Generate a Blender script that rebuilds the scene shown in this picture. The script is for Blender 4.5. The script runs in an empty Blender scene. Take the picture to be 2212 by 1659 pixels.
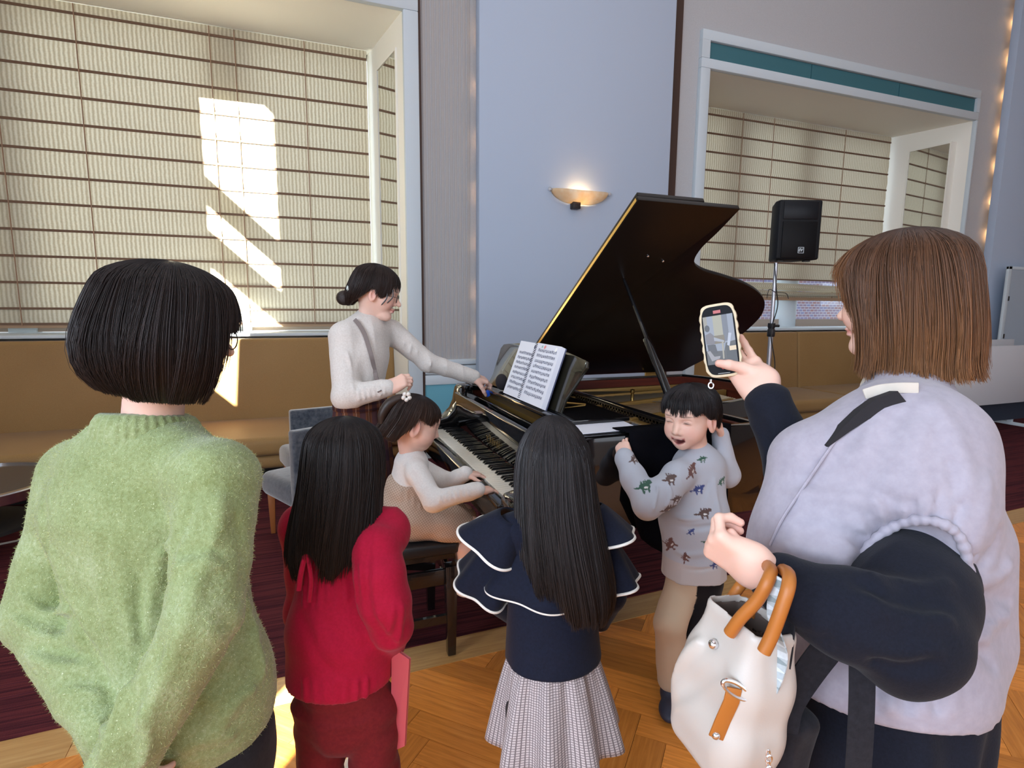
import bpy, bmesh, math, random
import numpy as np
from mathutils import Vector, Matrix

random.seed(7); np.random.seed(7)
sc = bpy.context.scene
C = sc.collection

# ------------------------------------------------------------------ camera
FPX, CXP, CYP = 1220.0, 1106.0, 829.5
CAMH = 1.45
_X = np.array([4300 - CXP, 685 - CYP, FPX]); _X /= np.linalg.norm(_X)
_D = np.array([1030 - CXP, 9440 - CYP, FPX]); _D -= _X * (_X @ _D); _D /= np.linalg.norm(_D)
_Z = -_D
_Y = np.cross(_Z, _X)
if _Y[2] < 0: _Y = -_Y
RW = np.stack([_X, _Y, _Z])                 # world = RW @ cam(x right, y down, z forward)
cam = bpy.data.cameras.new('camera'); camo = bpy.data.objects.new('camera', cam); C.objects.link(camo)
cam.sensor_fit = 'HORIZONTAL'; cam.sensor_width = 36.0; cam.lens = FPX / 2212.0 * 36.0
cam.clip_start = 0.02; cam.clip_end = 200
_r = RW @ np.array([1., 0, 0]); _u = RW @ np.array([0, -1., 0]); _b = RW @ np.array([0, 0, -1.])
camo.matrix_world = Matrix(((_r[0], _u[0], _b[0], 0), (_r[1], _u[1], _b[1], 0), (_r[2], _u[2], _b[2], CAMH), (0, 0, 0, 1)))
sc.camera = camo

# ------------------------------------------------------------------ world, sun, window light, added fill, exposure
wld = bpy.data.worlds.new('world'); sc.world = wld; wld.use_nodes = True
bg = wld.node_tree.nodes['Background']
bg.inputs['Color'].default_value = (0.86, 0.93, 1.0, 1); bg.inputs['Strength'].default_value = 2.4
SUN_DIR = Vector((0.59, 0.81, -0.552)).normalized()
sun = bpy.data.lights.new('sun', 'SUN'); sun.energy = 110.0; sun.angle = 0.006; sun.color = (1.0, 0.93, 0.80)
suno = bpy.data.objects.new('sun', sun); C.objects.link(suno)
suno.rotation_euler = SUN_DIR.to_track_quat('-Z', 'Y').to_euler()

def area(name, loc, target, sx, sy, power, col, spread=180):
    l = bpy.data.lights.new(name, 'AREA'); l.shape = 'RECTANGLE'; l.size = sx; l.size_y = sy
    l.energy = power; l.color = col; l.spread = math.radians(spread)
    o = bpy.data.objects.new(name, l); C.objects.link(o); o.location = loc
    o.rotation_euler = (Vector(target) - Vector(loc)).to_track_quat('-Z', 'Y').to_euler()
    return o
area('side_window_daylight', (-3.33, -2.0, 2.55), (3, -2.0, 2.45), 4.6, 2.6, 400, (0.70, 0.83, 1.0))
area('rear_fill', (2.0, -4.9, 2.9), (2.0, 3, 2.7), 8.5, 2.8, 140, (0.76, 0.86, 1.0))  # unseen fill light added at the rear wall, no window built there
area('ceiling_fill', (3.0, 0.2, 6.45), (3.0, 0.25, 0), 9, 6, 115, (0.95, 0.95, 1.0))  # broad fill added under the ceiling in place of bounced light
sc.view_settings.view_transform = 'Standard'; sc.view_settings.look = 'None'
sc.view_settings.exposure = 0.0; sc.view_settings.gamma = 1.0
try: sc.view_settings.use_curve_mapping = False
except Exception: pass
sc.cycles.use_denoising = True
sc.cycles.max_bounces = 8; sc.cycles.diffuse_bounces = 4; sc.cycles.glossy_bounces = 4
sc.cycles.transmission_bounces = 6; sc.cycles.transparent_max_bounces = 8
sc.cycles.caustics_reflective = False; sc.cycles.caustics_refractive = False
sc.cycles.sample_clamp_indirect = 6.0

# ------------------------------------------------------------------ helpers
def W(u, v, zc):
    """world point seen at (u, v) at depth zc in front of the lens"""
    d = RW @ np.array([u - CXP, v - CYP, FPX]) * (zc / FPX)
    return np.array([d[0], d[1], d[2] + CAMH])
def nrm(v):
    v = np.asarray(v, float); return v / (np.linalg.norm(v) + 1e-12)
def A(*v): return np.array(v, float)
ORG = {}
def tag(o, label=None, cat=None, group=None, kind=None):
    if label: o['label'] = label
    if cat: o['category'] = cat
    if group: o['group'] = group
    if kind: o['kind'] = kind
    return o
def thing(name, label, cat, loc=(0, 0, 0), group=None):
    o = bpy.data.objects.new(name, None); C.objects.link(o); o.empty_display_size = 0.1
    o.location = loc; ORG[o] = np.array(loc, float)
    return tag(o, label, cat, group)
def link(name, me, mat, parent=None, loc=None):
    o = bpy.data.objects.new(name, me); C.objects.link(o)
    if mat is not None:
        for m in (mat if isinstance(mat, (list, tuple)) else [mat]): me.materials.append(m)
    if parent is not None:
        o.parent = parent; ORG[o] = ORG[parent]
        if loc is not None: o.location = loc
    else:
        ORG[o] = np.zeros(3)
    return o
def mesh_obj(name, verts, faces, mat, parent=None, smooth=False, cols=None, uvs=None, base=None, sharp=None):
    v = np.asarray(verts, float).reshape(-1, 3)
    org = ORG[parent] if parent is not None else (np.array(base, float) if base is not None else np.zeros(3))
    me = bpy.data.meshes.new(name)
    if isinstance(faces, np.ndarray):
        n, k = faces.shape
        me.vertices.add(len(v)); me.vertices.foreach_set('co', (v - org).astype(np.float32).ravel())
        me.loops.add(n * k); me.loops.foreach_set('vertex_index', faces.astype(np.int32).ravel())
        me.polygons.add(n); me.polygons.foreach_set('loop_start', np.arange(0, n * k, k, dtype=np.int32))
        me.update(calc_edges=True)
    else:
        me.from_pydata((v - org).tolist(), [], faces)
    if cols is not None:
        a = me.color_attributes.new('Col', 'FLOAT_COLOR', 'POINT')
        c4 = np.ones((len(v), 4), np.float32); c4[:, :3] = cols
        a.data.foreach_set('color', c4.ravel())
    if uvs is not None:                       # per-vertex uv
        a = me.attributes.new('uvp', 'FLOAT_VECTOR', 'POINT')
        u3 = np.zeros((len(v), 3), np.float32); u3[:, :2] = uvs
        a.data.foreach_set('vector', u3.ravel())
    if smooth:
        me.polygons.foreach_set('use_smooth', np.ones(len(me.polygons), bool))
        if sharp:
            try: me.set_sharp_from_angle(angle=math.radians(sharp))
            except Exception: pass
    o = link(name, me, mat, parent)
    if parent is None and base is not None:
        o.location = base; ORG[o] = org
    return o

class MB:
    def __init__(s): s.v = []; s.f = []
    def add(s, vs, fs):
        n = len(s.v); s.v += [tuple(map(float, p)) for p in vs]; s.f += [tuple(i + n for i in f) for f in fs]; return s
    def box(s, x0, x1, y0, y1, z0, z1):
        return s.add([(x0, y0, z0), (x1, y0, z0), (x1, y1, z0), (x0, y1, z0), (x0, y0, z1), (x1, y0, z1), (x1, y1, z1), (x0, y1, z1)],
                     [(0, 3, 2, 1), (4, 5, 6, 7), (0, 1, 5, 4), (1, 2, 6, 5), (2, 3, 7, 6), (3, 0, 4, 7)])
    def hexa(s, p): # 8 points like box order
        return s.add(p, [(0, 3, 2, 1), (4, 5, 6, 7), (0, 1, 5, 4), (1, 2, 6, 5), (2, 3, 7, 6), (3, 0, 4, 7)])
    def obox(s, c, ax, ay, az):       # oriented box: centre + half axes
        c, ax, ay, az = map(np.asarray, (c, ax, ay, az))
        P = [c + i * ax + j * ay + k * az for k in (-1, 1) for (i, j) in ((-1, -1), (1, -1), (1, 1), (-1, 1))]
        return s.hexa(P)
    def prism(s, poly, d):            # poly: list of 3d points, extruded by d
        n = len(poly); d = np.asarray(d, float)
        vs = [np.asarray(p, float) for p in poly] + [np.asarray(p, float) + d for p in poly]
        fs = [tuple(range(n - 1, -1, -1)), tuple(range(n, 2 * n))] + [(i, (i + 1) % n, n + (i + 1) % n, n + i) for i in range(n)]
        return s.add(vs, fs)
    def tube(s, pts, r, seg=8, cap=True):
        pts = [np.asarray(p, float) for p in pts]; n = len(pts)
        rs = r if isinstance(r, (list, tuple, np.ndarray)) else [r] * n
        t0 = nrm(pts[1] - pts[0]); a = nrm(np.cross(t0, A(0, 0, 1) if abs(t0[2]) < .9 else A(1, 0, 0)))
        vs = []
        for i, p in enumerate(pts):
            t = nrm(pts[min(i + 1, n - 1)] - pts[max(i - 1, 0)]); a = nrm(a - t * (a @ t)); b = np.cross(t, a)
            for k in range(seg):
                an = 2 * math.pi * k / seg; vs.append(p + rs[i] * (math.cos(an) * a + math.sin(an) * b))
        fs = [(i * seg + k, i * seg + (k + 1) % seg, (i + 1) * seg + (k + 1) % seg, (i + 1) * seg + k) for i in range(n - 1) for k in range(seg)]
        if cap: fs += [tuple(range(seg - 1, -1, -1)), tuple(range((n - 1) * seg, n * seg))]
        return s.add(vs, fs)
    def ribbon(s, pts, wdir, w, th):  # flat band along pts, width dir wdir (vector or list)
        pts = [np.asarray(p, float) for p in pts]; n = len(pts); vs = []
        for i, p in enumerate(pts):
            t = nrm(pts[min(i + 1, n - 1)] - pts[max(i - 1, 0)])
            wd = nrm(wdir[i] if isinstance(wdir, list) else wdir); wd = nrm(wd - t * (wd @ t)); nn = np.cross(t, wd)
            vs += [p - wd * w / 2 - nn * th / 2, p + wd * w / 2 - nn * th / 2, p + wd * w / 2 + nn * th / 2, p - wd * w / 2 + nn * th / 2]
        fs = [(i * 4 + k, i * 4 + (k + 1) % 4, (i + 1) * 4 + (k + 1) % 4, (i + 1) * 4 + k) for i in range(n - 1) for k in range(4)]
        fs += [(3, 2, 1, 0), tuple((n - 1) * 4 + k for k in range(4))]
        return s.add(vs, fs)
    def lathe(s, c, prof, seg=20, ax=(0, 0, 1), a0=0, a1=2 * math.pi):
        c = np.asarray(c, float); ax = nrm(ax); x = nrm(np.cross(ax, A(0, 1, 0) if abs(ax[1]) < .9 else A(1, 0, 0))); y = np.cross(ax, x)
        full = abs(a1 - a0 - 2 * math.pi) < 1e-6; ns = seg if full else seg + 1; vs = []
        for r, z in prof:
            for k in range(ns):
                an = a0 + (a1 - a0) * k / seg; vs.append(c + ax * z + r * (math.cos(an) * x + math.sin(an) * y))
        fs = [(i * ns + k, i * ns + (k + 1) % ns, (i + 1) * ns + (k + 1) % ns, (i + 1) * ns + k) for i in range(len(prof) - 1) for k in range(seg)]
        return s.add(vs, fs)
    def sphere(s, c, r, seg=12, rings=8):
        r = r if isinstance(r, (tuple, list)) else (r, r, r); c = np.asarray(c, float); vs = [c + A(0, 0, r[2])]
        for i in range(1, rings):
            t = math.pi * i / rings
            for k in range(seg):
                p = 2 * math.pi * k / seg; vs.append(c + A(r[0] * math.sin(t) * math.cos(p), r[1] * math.sin(t) * math.sin(p), r[2] * math.cos(t)))
        vs.append(c - A(0, 0, r[2])); L = len(vs) - 1
        fs = [(0, 1 + k, 1 + (k + 1) % seg) for k in range(seg)]
        for i in range(rings - 2):
            fs += [(1 + i * seg + k, 1 + (i + 1) * seg + k, 1 + (i + 1) * seg + (k + 1) % seg, 1 + i * seg + (k + 1) % seg) for k in range(seg)]
        fs += [(L, 1 + (rings - 2) * seg + (k + 1) % seg, 1 + (rings - 2) * seg + k) for k in range(seg)]
        return s.add(vs, fs)
    def build(s, name, mat, parent=None, smooth=False, bevel=0, seg=2, base=None, sharp=35, fix=True):
        if bevel or fix:
            org = ORG[parent] if parent is not None else (np.array(base, float) if base is not None else np.zeros(3))
            bm = bmesh.new(); vv = [bm.verts.new(tuple(np.array(p) - org)) for p in s.v]
            for f in s.f:
                try: bm.faces.new([vv[i] for i in f])
                except ValueError: pass
            if fix: bmesh.ops.recalc_face_normals(bm, faces=bm.faces)
            if bevel:
                es = [e for e in bm.edges if len(e.link_faces) == 2 and e.calc_face_angle(0) > 0.5]
                bmesh.ops.bevel(bm, geom=es, offset=bevel, segments=seg, profile=0.5, affect='EDGES', clamp_overlap=True)
            me = bpy.data.meshes.new(name); bm.to_mesh(me); bm.free()
            if smooth or bevel:
                me.polygons.foreach_set('use_smooth', np.ones(len(me.polygons), bool))
                try: me.set_sharp_from_angle(angle=math.radians(sharp))
                except Exception: pass
            o = link(name, me, mat, parent)
            if parent is None and base is not None:
                o.location = base; ORG[o] = org
            return o
        return mesh_obj(name, s.v, s.f, mat, parent, smooth, base=base, sharp=sharp)
def box(name, x0, x1, y0, y1, z0, z1, mat, parent=None, bevel=0, seg=2, base=None):
    return MB().box(x0, x1, y0, y1, z0, z1).build(name, mat, parent, bevel=bevel, seg=seg, base=base)
def struct(o): o['kind'] = 'structure'; return o
def copy_thing(root, dloc, label, rz=0.0):
    def cp(o, par):
        c = o.copy(); C.objects.link(c); c.parent = par
        for ch in list(o.children): cp(ch, c)
        return c
    r = cp(root, None); r.location = Vector(root.location) + Vector(dloc); r.rotation_euler[2] += rz
    r['label'] = label; ORG[r] = np.array(r.location)
    return r
def catmull(pts, n):
    P = [np.asarray(p, float) for p in pts]; P = [2 * P[0] - P[1]] + P + [2 * P[-1] - P[-2]]; out = []
    for i in range(1, len(P) - 2):
        for k in range(n):
            t = k / n; a, b, c, d = P[i - 1], P[i], P[i + 1], P[i + 2]
            out.append(0.5 * (2 * b + (c - a) * t + (2 * a - 5 * b + 4 * c - d) * t * t + (3 * b - a - 3 * c + d) * t ** 3))
    out.append(P[-2]); return out

# ------------------------------------------------------------------ materials
MATS = {}
def srgb(r, g, b):
    f = lambda c: (c / 255 / 12.92) if c / 255 <= 0.04045 else ((c / 255 + 0.055) / 1.055) ** 2.4
    return (f(r), f(g), f(b))
class NT:
    def __init__(s, m): s.m = m; s.t = m.node_tree; s.b = s.t.nodes['Principled BSDF']
    def n(s, t, **kw):
        x = s.t.nodes.new(t)
        for k, v in kw.items():
            if k in ('operation', 'blend_type', 'data_type', 'attribute_name', 'wave_type', 'bands_direction', 'wave_profile', 'feature', 'noise_dimensions', 'attribute_type', 'gradient_type', 'distance'):
                setattr(x, k, v)
            else: x.inputs[k].default_value = v
        return x
    def l(s, a, b): s.t.links.new(a, b)
    def ramp(s, fac, stops):
        r = s.n('ShaderNodeValToRGB'); e = r.color_ramp.elements
        while len(e) < len(stops): e.new(0.5)
        for el, (p, c) in zip(e, stops): el.position = p; el.color = (*c, 1)
        s.l(fac, r.inputs[0]); return r.outputs[0]
    def coord(s, kind='Object', scale=(1, 1, 1), rot=(0, 0, 0), loc=(0, 0, 0)):
        c = s.n('ShaderNodeTexCoord'); m = s.n('ShaderNodeMapping'); m.inputs['Scale'].default_value = scale
        m.inputs['Rotation'].default_value = rot; m.inputs['Location'].default_value = loc
        s.l(c.outputs[kind], m.inputs[0]); return m.outputs[0]
    def attr(s, name): return s.n('ShaderNodeAttribute', attribute_name=name)
    def noise(s, vec, scale, detail=3, rough=.5, dist=0):
        x = s.n('ShaderNodeTexNoise'); s.l(vec, x.inputs['Vector']); x.inputs['Scale'].default_value = scale
        x.inputs['Detail'].default_value = detail; x.inputs['Roughness'].default_value = rough; x.inputs['Distortion'].default_value = dist
        return x.outputs[0]
    def bump(s, h, strength=.3, dist=.002):
        b = s.n('ShaderNodeBump'); b.inputs['Strength'].default_value = strength; b.inputs['Distance'].default_value = dist
        s.l(h, b.inputs['Height']); s.l(b.outputs[0], s.b.inputs['Normal']); return b
    def mix(s, fac, a, b, mode='MIX'):
        m = s.n('ShaderNodeMix', data_type='RGBA', blend_type=mode)
        if isinstance(fac, (int, float)): m.inputs[0].default_value = fac
        else: s.l(fac, m.inputs[0])
        for k, v in ((6, a), (7, b)):
            if isinstance(v, tuple): m.inputs[k].default_value = (*v, 1)
            else: s.l(v, m.inputs[k])
        return m.outputs[2]
    def math(s, op, a, b=0.0):
        m = s.n('ShaderNodeMath', operation=op)
        for k, v in ((0, a), (1, b)):
            if isinstance(v, (int, float)): m.inputs[k].default_value = v
            else: s.l(v, m.inputs[k])
        return m.outputs[0]
    def sep(s, v):
        x = s.n('ShaderNodeSeparateXYZ'); s.l(v, x.inputs[0]); return x.outputs
def mat(name, col=(0.5, 0.5, 0.5), rough=0.6, metal=0.0, spec=0.5, **kw):
    m = bpy.data.materials.new(name); m.use_nodes = True; t = NT(m)
    t.b.inputs['Base Color'].default_value = (*col, 1); t.b.inputs['Roughness'].default_value = rough
    t.b.inputs['Metallic'].default_value = metal; t.b.inputs['Specular IOR Level'].default_value = spec
    for k, v in kw.items(): t.b.inputs[k.replace('_', ' ')].default_value = v
    MATS[name] = m; return m
def fabric(name, c1, c2, scale=60, rough=.9, bump=.25, sheen=.3, big=3.0, bdist=.002):
    m = mat(name, c1, rough); t = NT(m); v = t.coord()
    n = t.noise(v, scale, 3, .6); n2 = t.noise(v, big, 2)
    f = t.math('ADD', t.math('MULTIPLY', n, .7), t.math('MULTIPLY', n2, .3))
    t.l(t.ramp(f, [(.35, c1), (.65, c2)]), t.b.inputs['Base Color'])
    t.b.inputs['Sheen Weight'].default_value = sheen; t.b.inputs['Specular IOR Level'].default_value = .2
    t.bump(n, bump, bdist); return m

# ------------------------------------------------------------------ room materials
def wood_mat(name, c1, c2, c3, rough=.32, scale=(3, 40, 40)):
    m = mat(name, c1, rough); t = NT(m); v = t.coord('Object', scale)
    oi = t.n('ShaderNodeObjectInfo')
    n = t.noise(v, 1.0, 5, .6, .6)
    c = t.ramp(n, [(.3, c1), (.55, c2), (.75, c3)])
    hs = t.n('ShaderNodeHueSaturation'); t.l(c, hs.inputs['Color'])
    t.l(t.math('ADD', t.math('MULTIPLY', oi.outputs['Random'], .55), .74), hs.inputs['Value'])
    t.l(hs.outputs[0], t.b.inputs['Base Color'])
    t.l(t.math('ADD', t.math('MULTIPLY', n, .15), rough - .08), t.b.inputs['Roughness'])
    return m
m_parq = wood_mat('parquet_wood', srgb(192, 114, 44), srgb(224, 142, 62), srgb(234, 160, 82), .34, (4, 60, 20))
m_bord = wood_mat('border_wood', srgb(190, 140, 80), srgb(208, 160, 98), srgb(222, 180, 120), .36, (4, 60, 20))
m_floorb = mat('floor_base', srgb(110, 62, 28), .6)
def carpet_mat():
    m = mat('carpet', srgb(95, 30, 40), .95); t = NT(m)
    v = t.coord('Object', (1.2, 46, 1)); v2 = t.coord('Object', (4, 300, 4)); v3 = t.coord('Object', (1, 1, 1))
    n = t.noise(v, 1.0, 4, .65); n2 = t.noise(v2, 1.0, 2); n3 = t.noise(v3, 260, 2)
    f = t.math('ADD', t.math('MULTIPLY', n, .75), t.math('MULTIPLY', n2, .25))
    c = t.ramp(f, [(.32, srgb(42, 20, 27)), (.46, srgb(70, 30, 37)), (.56, srgb(98, 44, 46)), (.66, srgb(60, 27, 42))])
    t.l(c, t.b.inputs['Base Color']); t.b.inputs['Specular IOR Level'].default_value = .1
    t.bump(n3, .6, .003); return m
m_carpet = carpet_mat()
def wall_mat(name, c1, c2, sx=70):
    m = mat(name, c1, .9); t = NT(m); v = t.coord('Object', (1, 1, 1))
    w = t.n('ShaderNodeTexWave', wave_type='BANDS', bands_direction='X'); t.l(v, w.inputs[0]); w.inputs['Scale'].default_value = sx; w.inputs['Distortion'].default_value = .6
    w.inputs['Detail'].default_value = 2; w.inputs['Detail Scale'].default_value = 1.2
    n = t.noise(v, 180, 2)
    f = t.math('ADD', t.math('MULTIPLY', w.outputs[1], .35), t.math('MULTIPLY', n, .65))
    t.l(t.ramp(f, [(.3, c1), (.7, c2)]), t.b.inputs['Base Color']); t.b.inputs['Specular IOR Level'].default_value = .15
    t.bump(f, .2, .002); return m
m_wall = wall_mat('fabric_wall', srgb(182, 182, 184), srgb(195, 195, 197))
m_plain = mat('plain_plaster', srgb(205, 202, 198), .9)
m_panel = mat('pillar_paint', srgb(182, 194, 212), .75, spec=.2)
NT(m_panel).bump(NT(m_panel).noise(NT(m_panel).coord(), 240, 2), .12, .001)
m_frame = mat('frame_paint', srgb(206, 216, 222), .45, spec=.4)
m_cream = mat('cream_paint', srgb(244, 241, 230), .6, spec=.3)
m_teal = mat('teal_paint', srgb(62, 112, 122), .5, spec=.4)
m_teal2 = mat('pale_teal_paint', srgb(112, 178, 196), .5, spec=.4)
m_brown = mat('dark_brown', srgb(70, 48, 38), .6)
m_rib = mat('blind_rib', srgb(120, 94, 76), .9)
m_cord = mat('blind_cord', srgb(160, 128, 104), .9)
m_mirror = mat('mirror', (.86, .88, .86), .03, 1.0)
m_chrome = mat('chrome', (.8, .8, .82), .18, 1.0)
m_steel = mat('brushed_steel', (.62, .63, .68), .35, 1.0)
m_black = mat('black_plastic', (.012, .012, .014), .45)
def blind_mat():
    m = bpy.data.materials.new('blind_fabric'); m.use_nodes = True; nt = m.node_tree
    t = NT(m); v = t.coord('Object', (1, 1, 1))
    w = t.n('ShaderNodeTexWave', wave_type='BANDS', bands_direction='X'); t.l(v, w.inputs[0]); w.inputs['Scale'].default_value = 9.5
    w.inputs['Distortion'].default_value = 1.2; w.inputs['Detail'].default_value = 2; w.inputs['Detail Scale'].default_value = 2
    n = t.noise(v, 90, 3); f = t.math('ADD', t.math('MULTIPLY', w.outputs[1], .6), t.math('MULTIPLY', n, .4))
    c = t.ramp(f, [(.2, srgb(196, 184, 160)), (.8, srgb(222, 214, 196))])
    ct = t.ramp(f, [(.2, srgb(172, 156, 128)), (.8, srgb(214, 203, 176))])
    d = t.n('ShaderNodeBsdfDiffuse'); tr = t.n('ShaderNodeBsdfTranslucent'); mx = t.n('ShaderNodeMixShader'); mx.inputs[0].default_value = .42
    t.l(c, d.inputs[0]); t.l(ct, tr.inputs[0]); t.l(d.outputs[0], mx.inputs[1]); t.l(tr.outputs[0], mx.inputs[2])
    t.l(mx.outputs[0], nt.nodes['Material Output'].inputs[0]); return m
m_blind = blind_mat()
def glass_mat(name, tint=(.93, .97, 1.0), gl=.08):
    m = bpy.data.materials.new(name); m.use_nodes = True; t = NT(m)
    a = t.n('ShaderNodeBsdfTransparent'); a.inputs[0].default_value = (*tint, 1); g = t.n('ShaderNodeBsdfGlossy'); g.inputs['Roughness'].default_value = .02
    mx = t.n('ShaderNodeMixShader'); mx.inputs[0].default_value = gl; t.l(a.outputs[0], mx.inputs[1]); t.l(g.outputs[0], mx.inputs[2])
    t.l(mx.outputs[0], m.node_tree.nodes['Material Output'].inputs[0]); return m
m_glass = glass_mat('window_glass')

# ------------------------------------------------------------------ floor
EDGE0, EDGES = 2.205, 0.032                      # carpet edge: y = EDGE0 + EDGES * x
edge = lambda x: EDGE0 + EDGES * x
fl = struct(box('floor', -3.5, 13.2, -5.2, 6.3, -.08, -.012, m_floorb))
PL, PW = .52, .104
me_pl = None; planks = 0
MBp = MB().box(-PL / 2 + .0008, PL / 2 - .0008, -PW / 2 + .0008, PW / 2 - .0008, -.012, 0)
c45 = math.sqrt(.5); cand = []
for i in range(-90, 110):
    for j in range(-12, 16):
        # herringbone: rows of (i, i) steps, repeated every (L, -L); one plank along x, one along y
        bx, by = i * PW + j * PL, i * PW - j * PL
        for kind in (0, 1):
            lx, ly = (bx + PL / 2, by + PW / 2) if kind == 0 else (bx - PW / 2 + PW, by + PW + PL / 2)
            cand.append(((lx - ly) * c45, (lx + ly) * c45, kind))
for wx, wy, r in cand:
    if -1.25 < wx < 5.4 and .75 < wy < edge(wx) + .06 and wy > .75 - .0:
        if me_pl is None:
            o = MBp.build('plank', m_parq, fl); me_pl = o.data
        else:
            o = bpy.data.objects.new('plank', me_pl); C.objects.link(o); o.parent = fl
        o.location = (wx, wy, random.uniform(-.0006, .0))
        o.rotation_euler = (0, 0, math.radians(45 + 90 * r)); planks += 1
o = MB().box(-3.4, 13, -5, .75, -.012, -.001).build('plank_field', m_parq, fl); o['kind'] = 'stuff'
x = -1.6; k = 0
while x < 6.2:
    L = 0.86
    MB().hexa([(x + .001, edge(x) - .16, -.01), (x + L - .001, edge(x + L) - .16, -.01), (x + L - .001, edge(x + L), -.01), (x + .001, edge(x), -.01),
               (x + .001, edge(x) - .16, .0022), (x + L - .001, edge(x + L) - .16, .0022), (x + L - .001, edge(x + L), .0022), (x + .001, edge(x), .0022)]).build('border_plank', m_bord, fl)
    x += L
struct(MB().hexa([(-3.4, edge(-3.4), -.012), (13, edge(13), -.012), (13, 6.25, -.012), (-3.4, 6.25, -.012),
                  (-3.4, edge(-3.4), .006), (13, edge(13), .006), (13, 6.25, .006), (-3.4, 6.25, .006)]).build('floor_carpet', m_carpet))

# ------------------------------------------------------------------ walls
YW, YB = 5.12, 6.0
ZS = 3.87                                      # soffit height
CEIL = 6.6
OP1 = (-3.33, .957); OP2 = (4.12, 8.40)
wm = MB()
wm.box(.957, 4.12, YW, YW + .12, 0, CEIL); wm.box(8.40, 13, YW, YW + .12, 0, CEIL)
wm.box(-3.4, .957, YW, YW + .12, ZS + .02, CEIL); wm.box(4.12, 8.40, YW, YW + .12, ZS + .02, CEIL); wm.box(-3.4, -3.33, YW, YW + .12, 0, ZS)
struct(wm.build('wall_far', m_wall))
struct(box('ceiling', -3.5, 13.1, -5.1, 6.4, CEIL, CEIL + .1, m_plain))
struct(box('wall_right', 13.0, 13.1, -5.1, 6.4, 0, CEIL, m_plain))
struct(box('wall_rear', -3.5, 13.1, -5.12, -5.0, 0, CEIL, m_plain))
# left wall with two daylight openings (a tall one with transoms, a small one)
A0, A1 = 1.33, 2.27; B0, B1 = -3.42, -2.42
lw = MB(); xl0, xl1 = -3.5, -3.4
lw.box(xl0, xl1, A1, 6.4, 0, CEIL); lw.box(xl0, xl1, A0, A1, 0, 3.25); lw.box(xl0, xl1, A0, A1, 6.35, CEIL)
lw.box(xl0, xl1, B1, A0, 0, CEIL); lw.box(xl0, xl1, B0, B1, 0, 2.9); lw.box(xl0, xl1, B0, B1, 3.42, CEIL); lw.box(xl0, xl1, -5.1, B0, 0, CEIL)
struct(lw.build('wall_left', m_plain))
w3 = struct(MB().box(xl0 + .02, xl1 - .02, A0, A1, 4.92, 5.14).box(xl0 + .02, xl1 - .02, A0, A1, 4.36, 4.66).build('window_3', m_frame))
MB().box(-3.455, -3.45, A0, A1, 3.25, 6.35).build('pane', m_glass, w3)
w4 = struct(MB().box(xl0 + .02, xl1 - .02, (B0 + B1) / 2 - .02, (B0 + B1) / 2 + .02, 2.9, 3.42).build('window_4', m_frame))
MB().box(-3.455, -3.45, B0, B1, 2.9, 3.42).build('pane', m_glass, w4)

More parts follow.
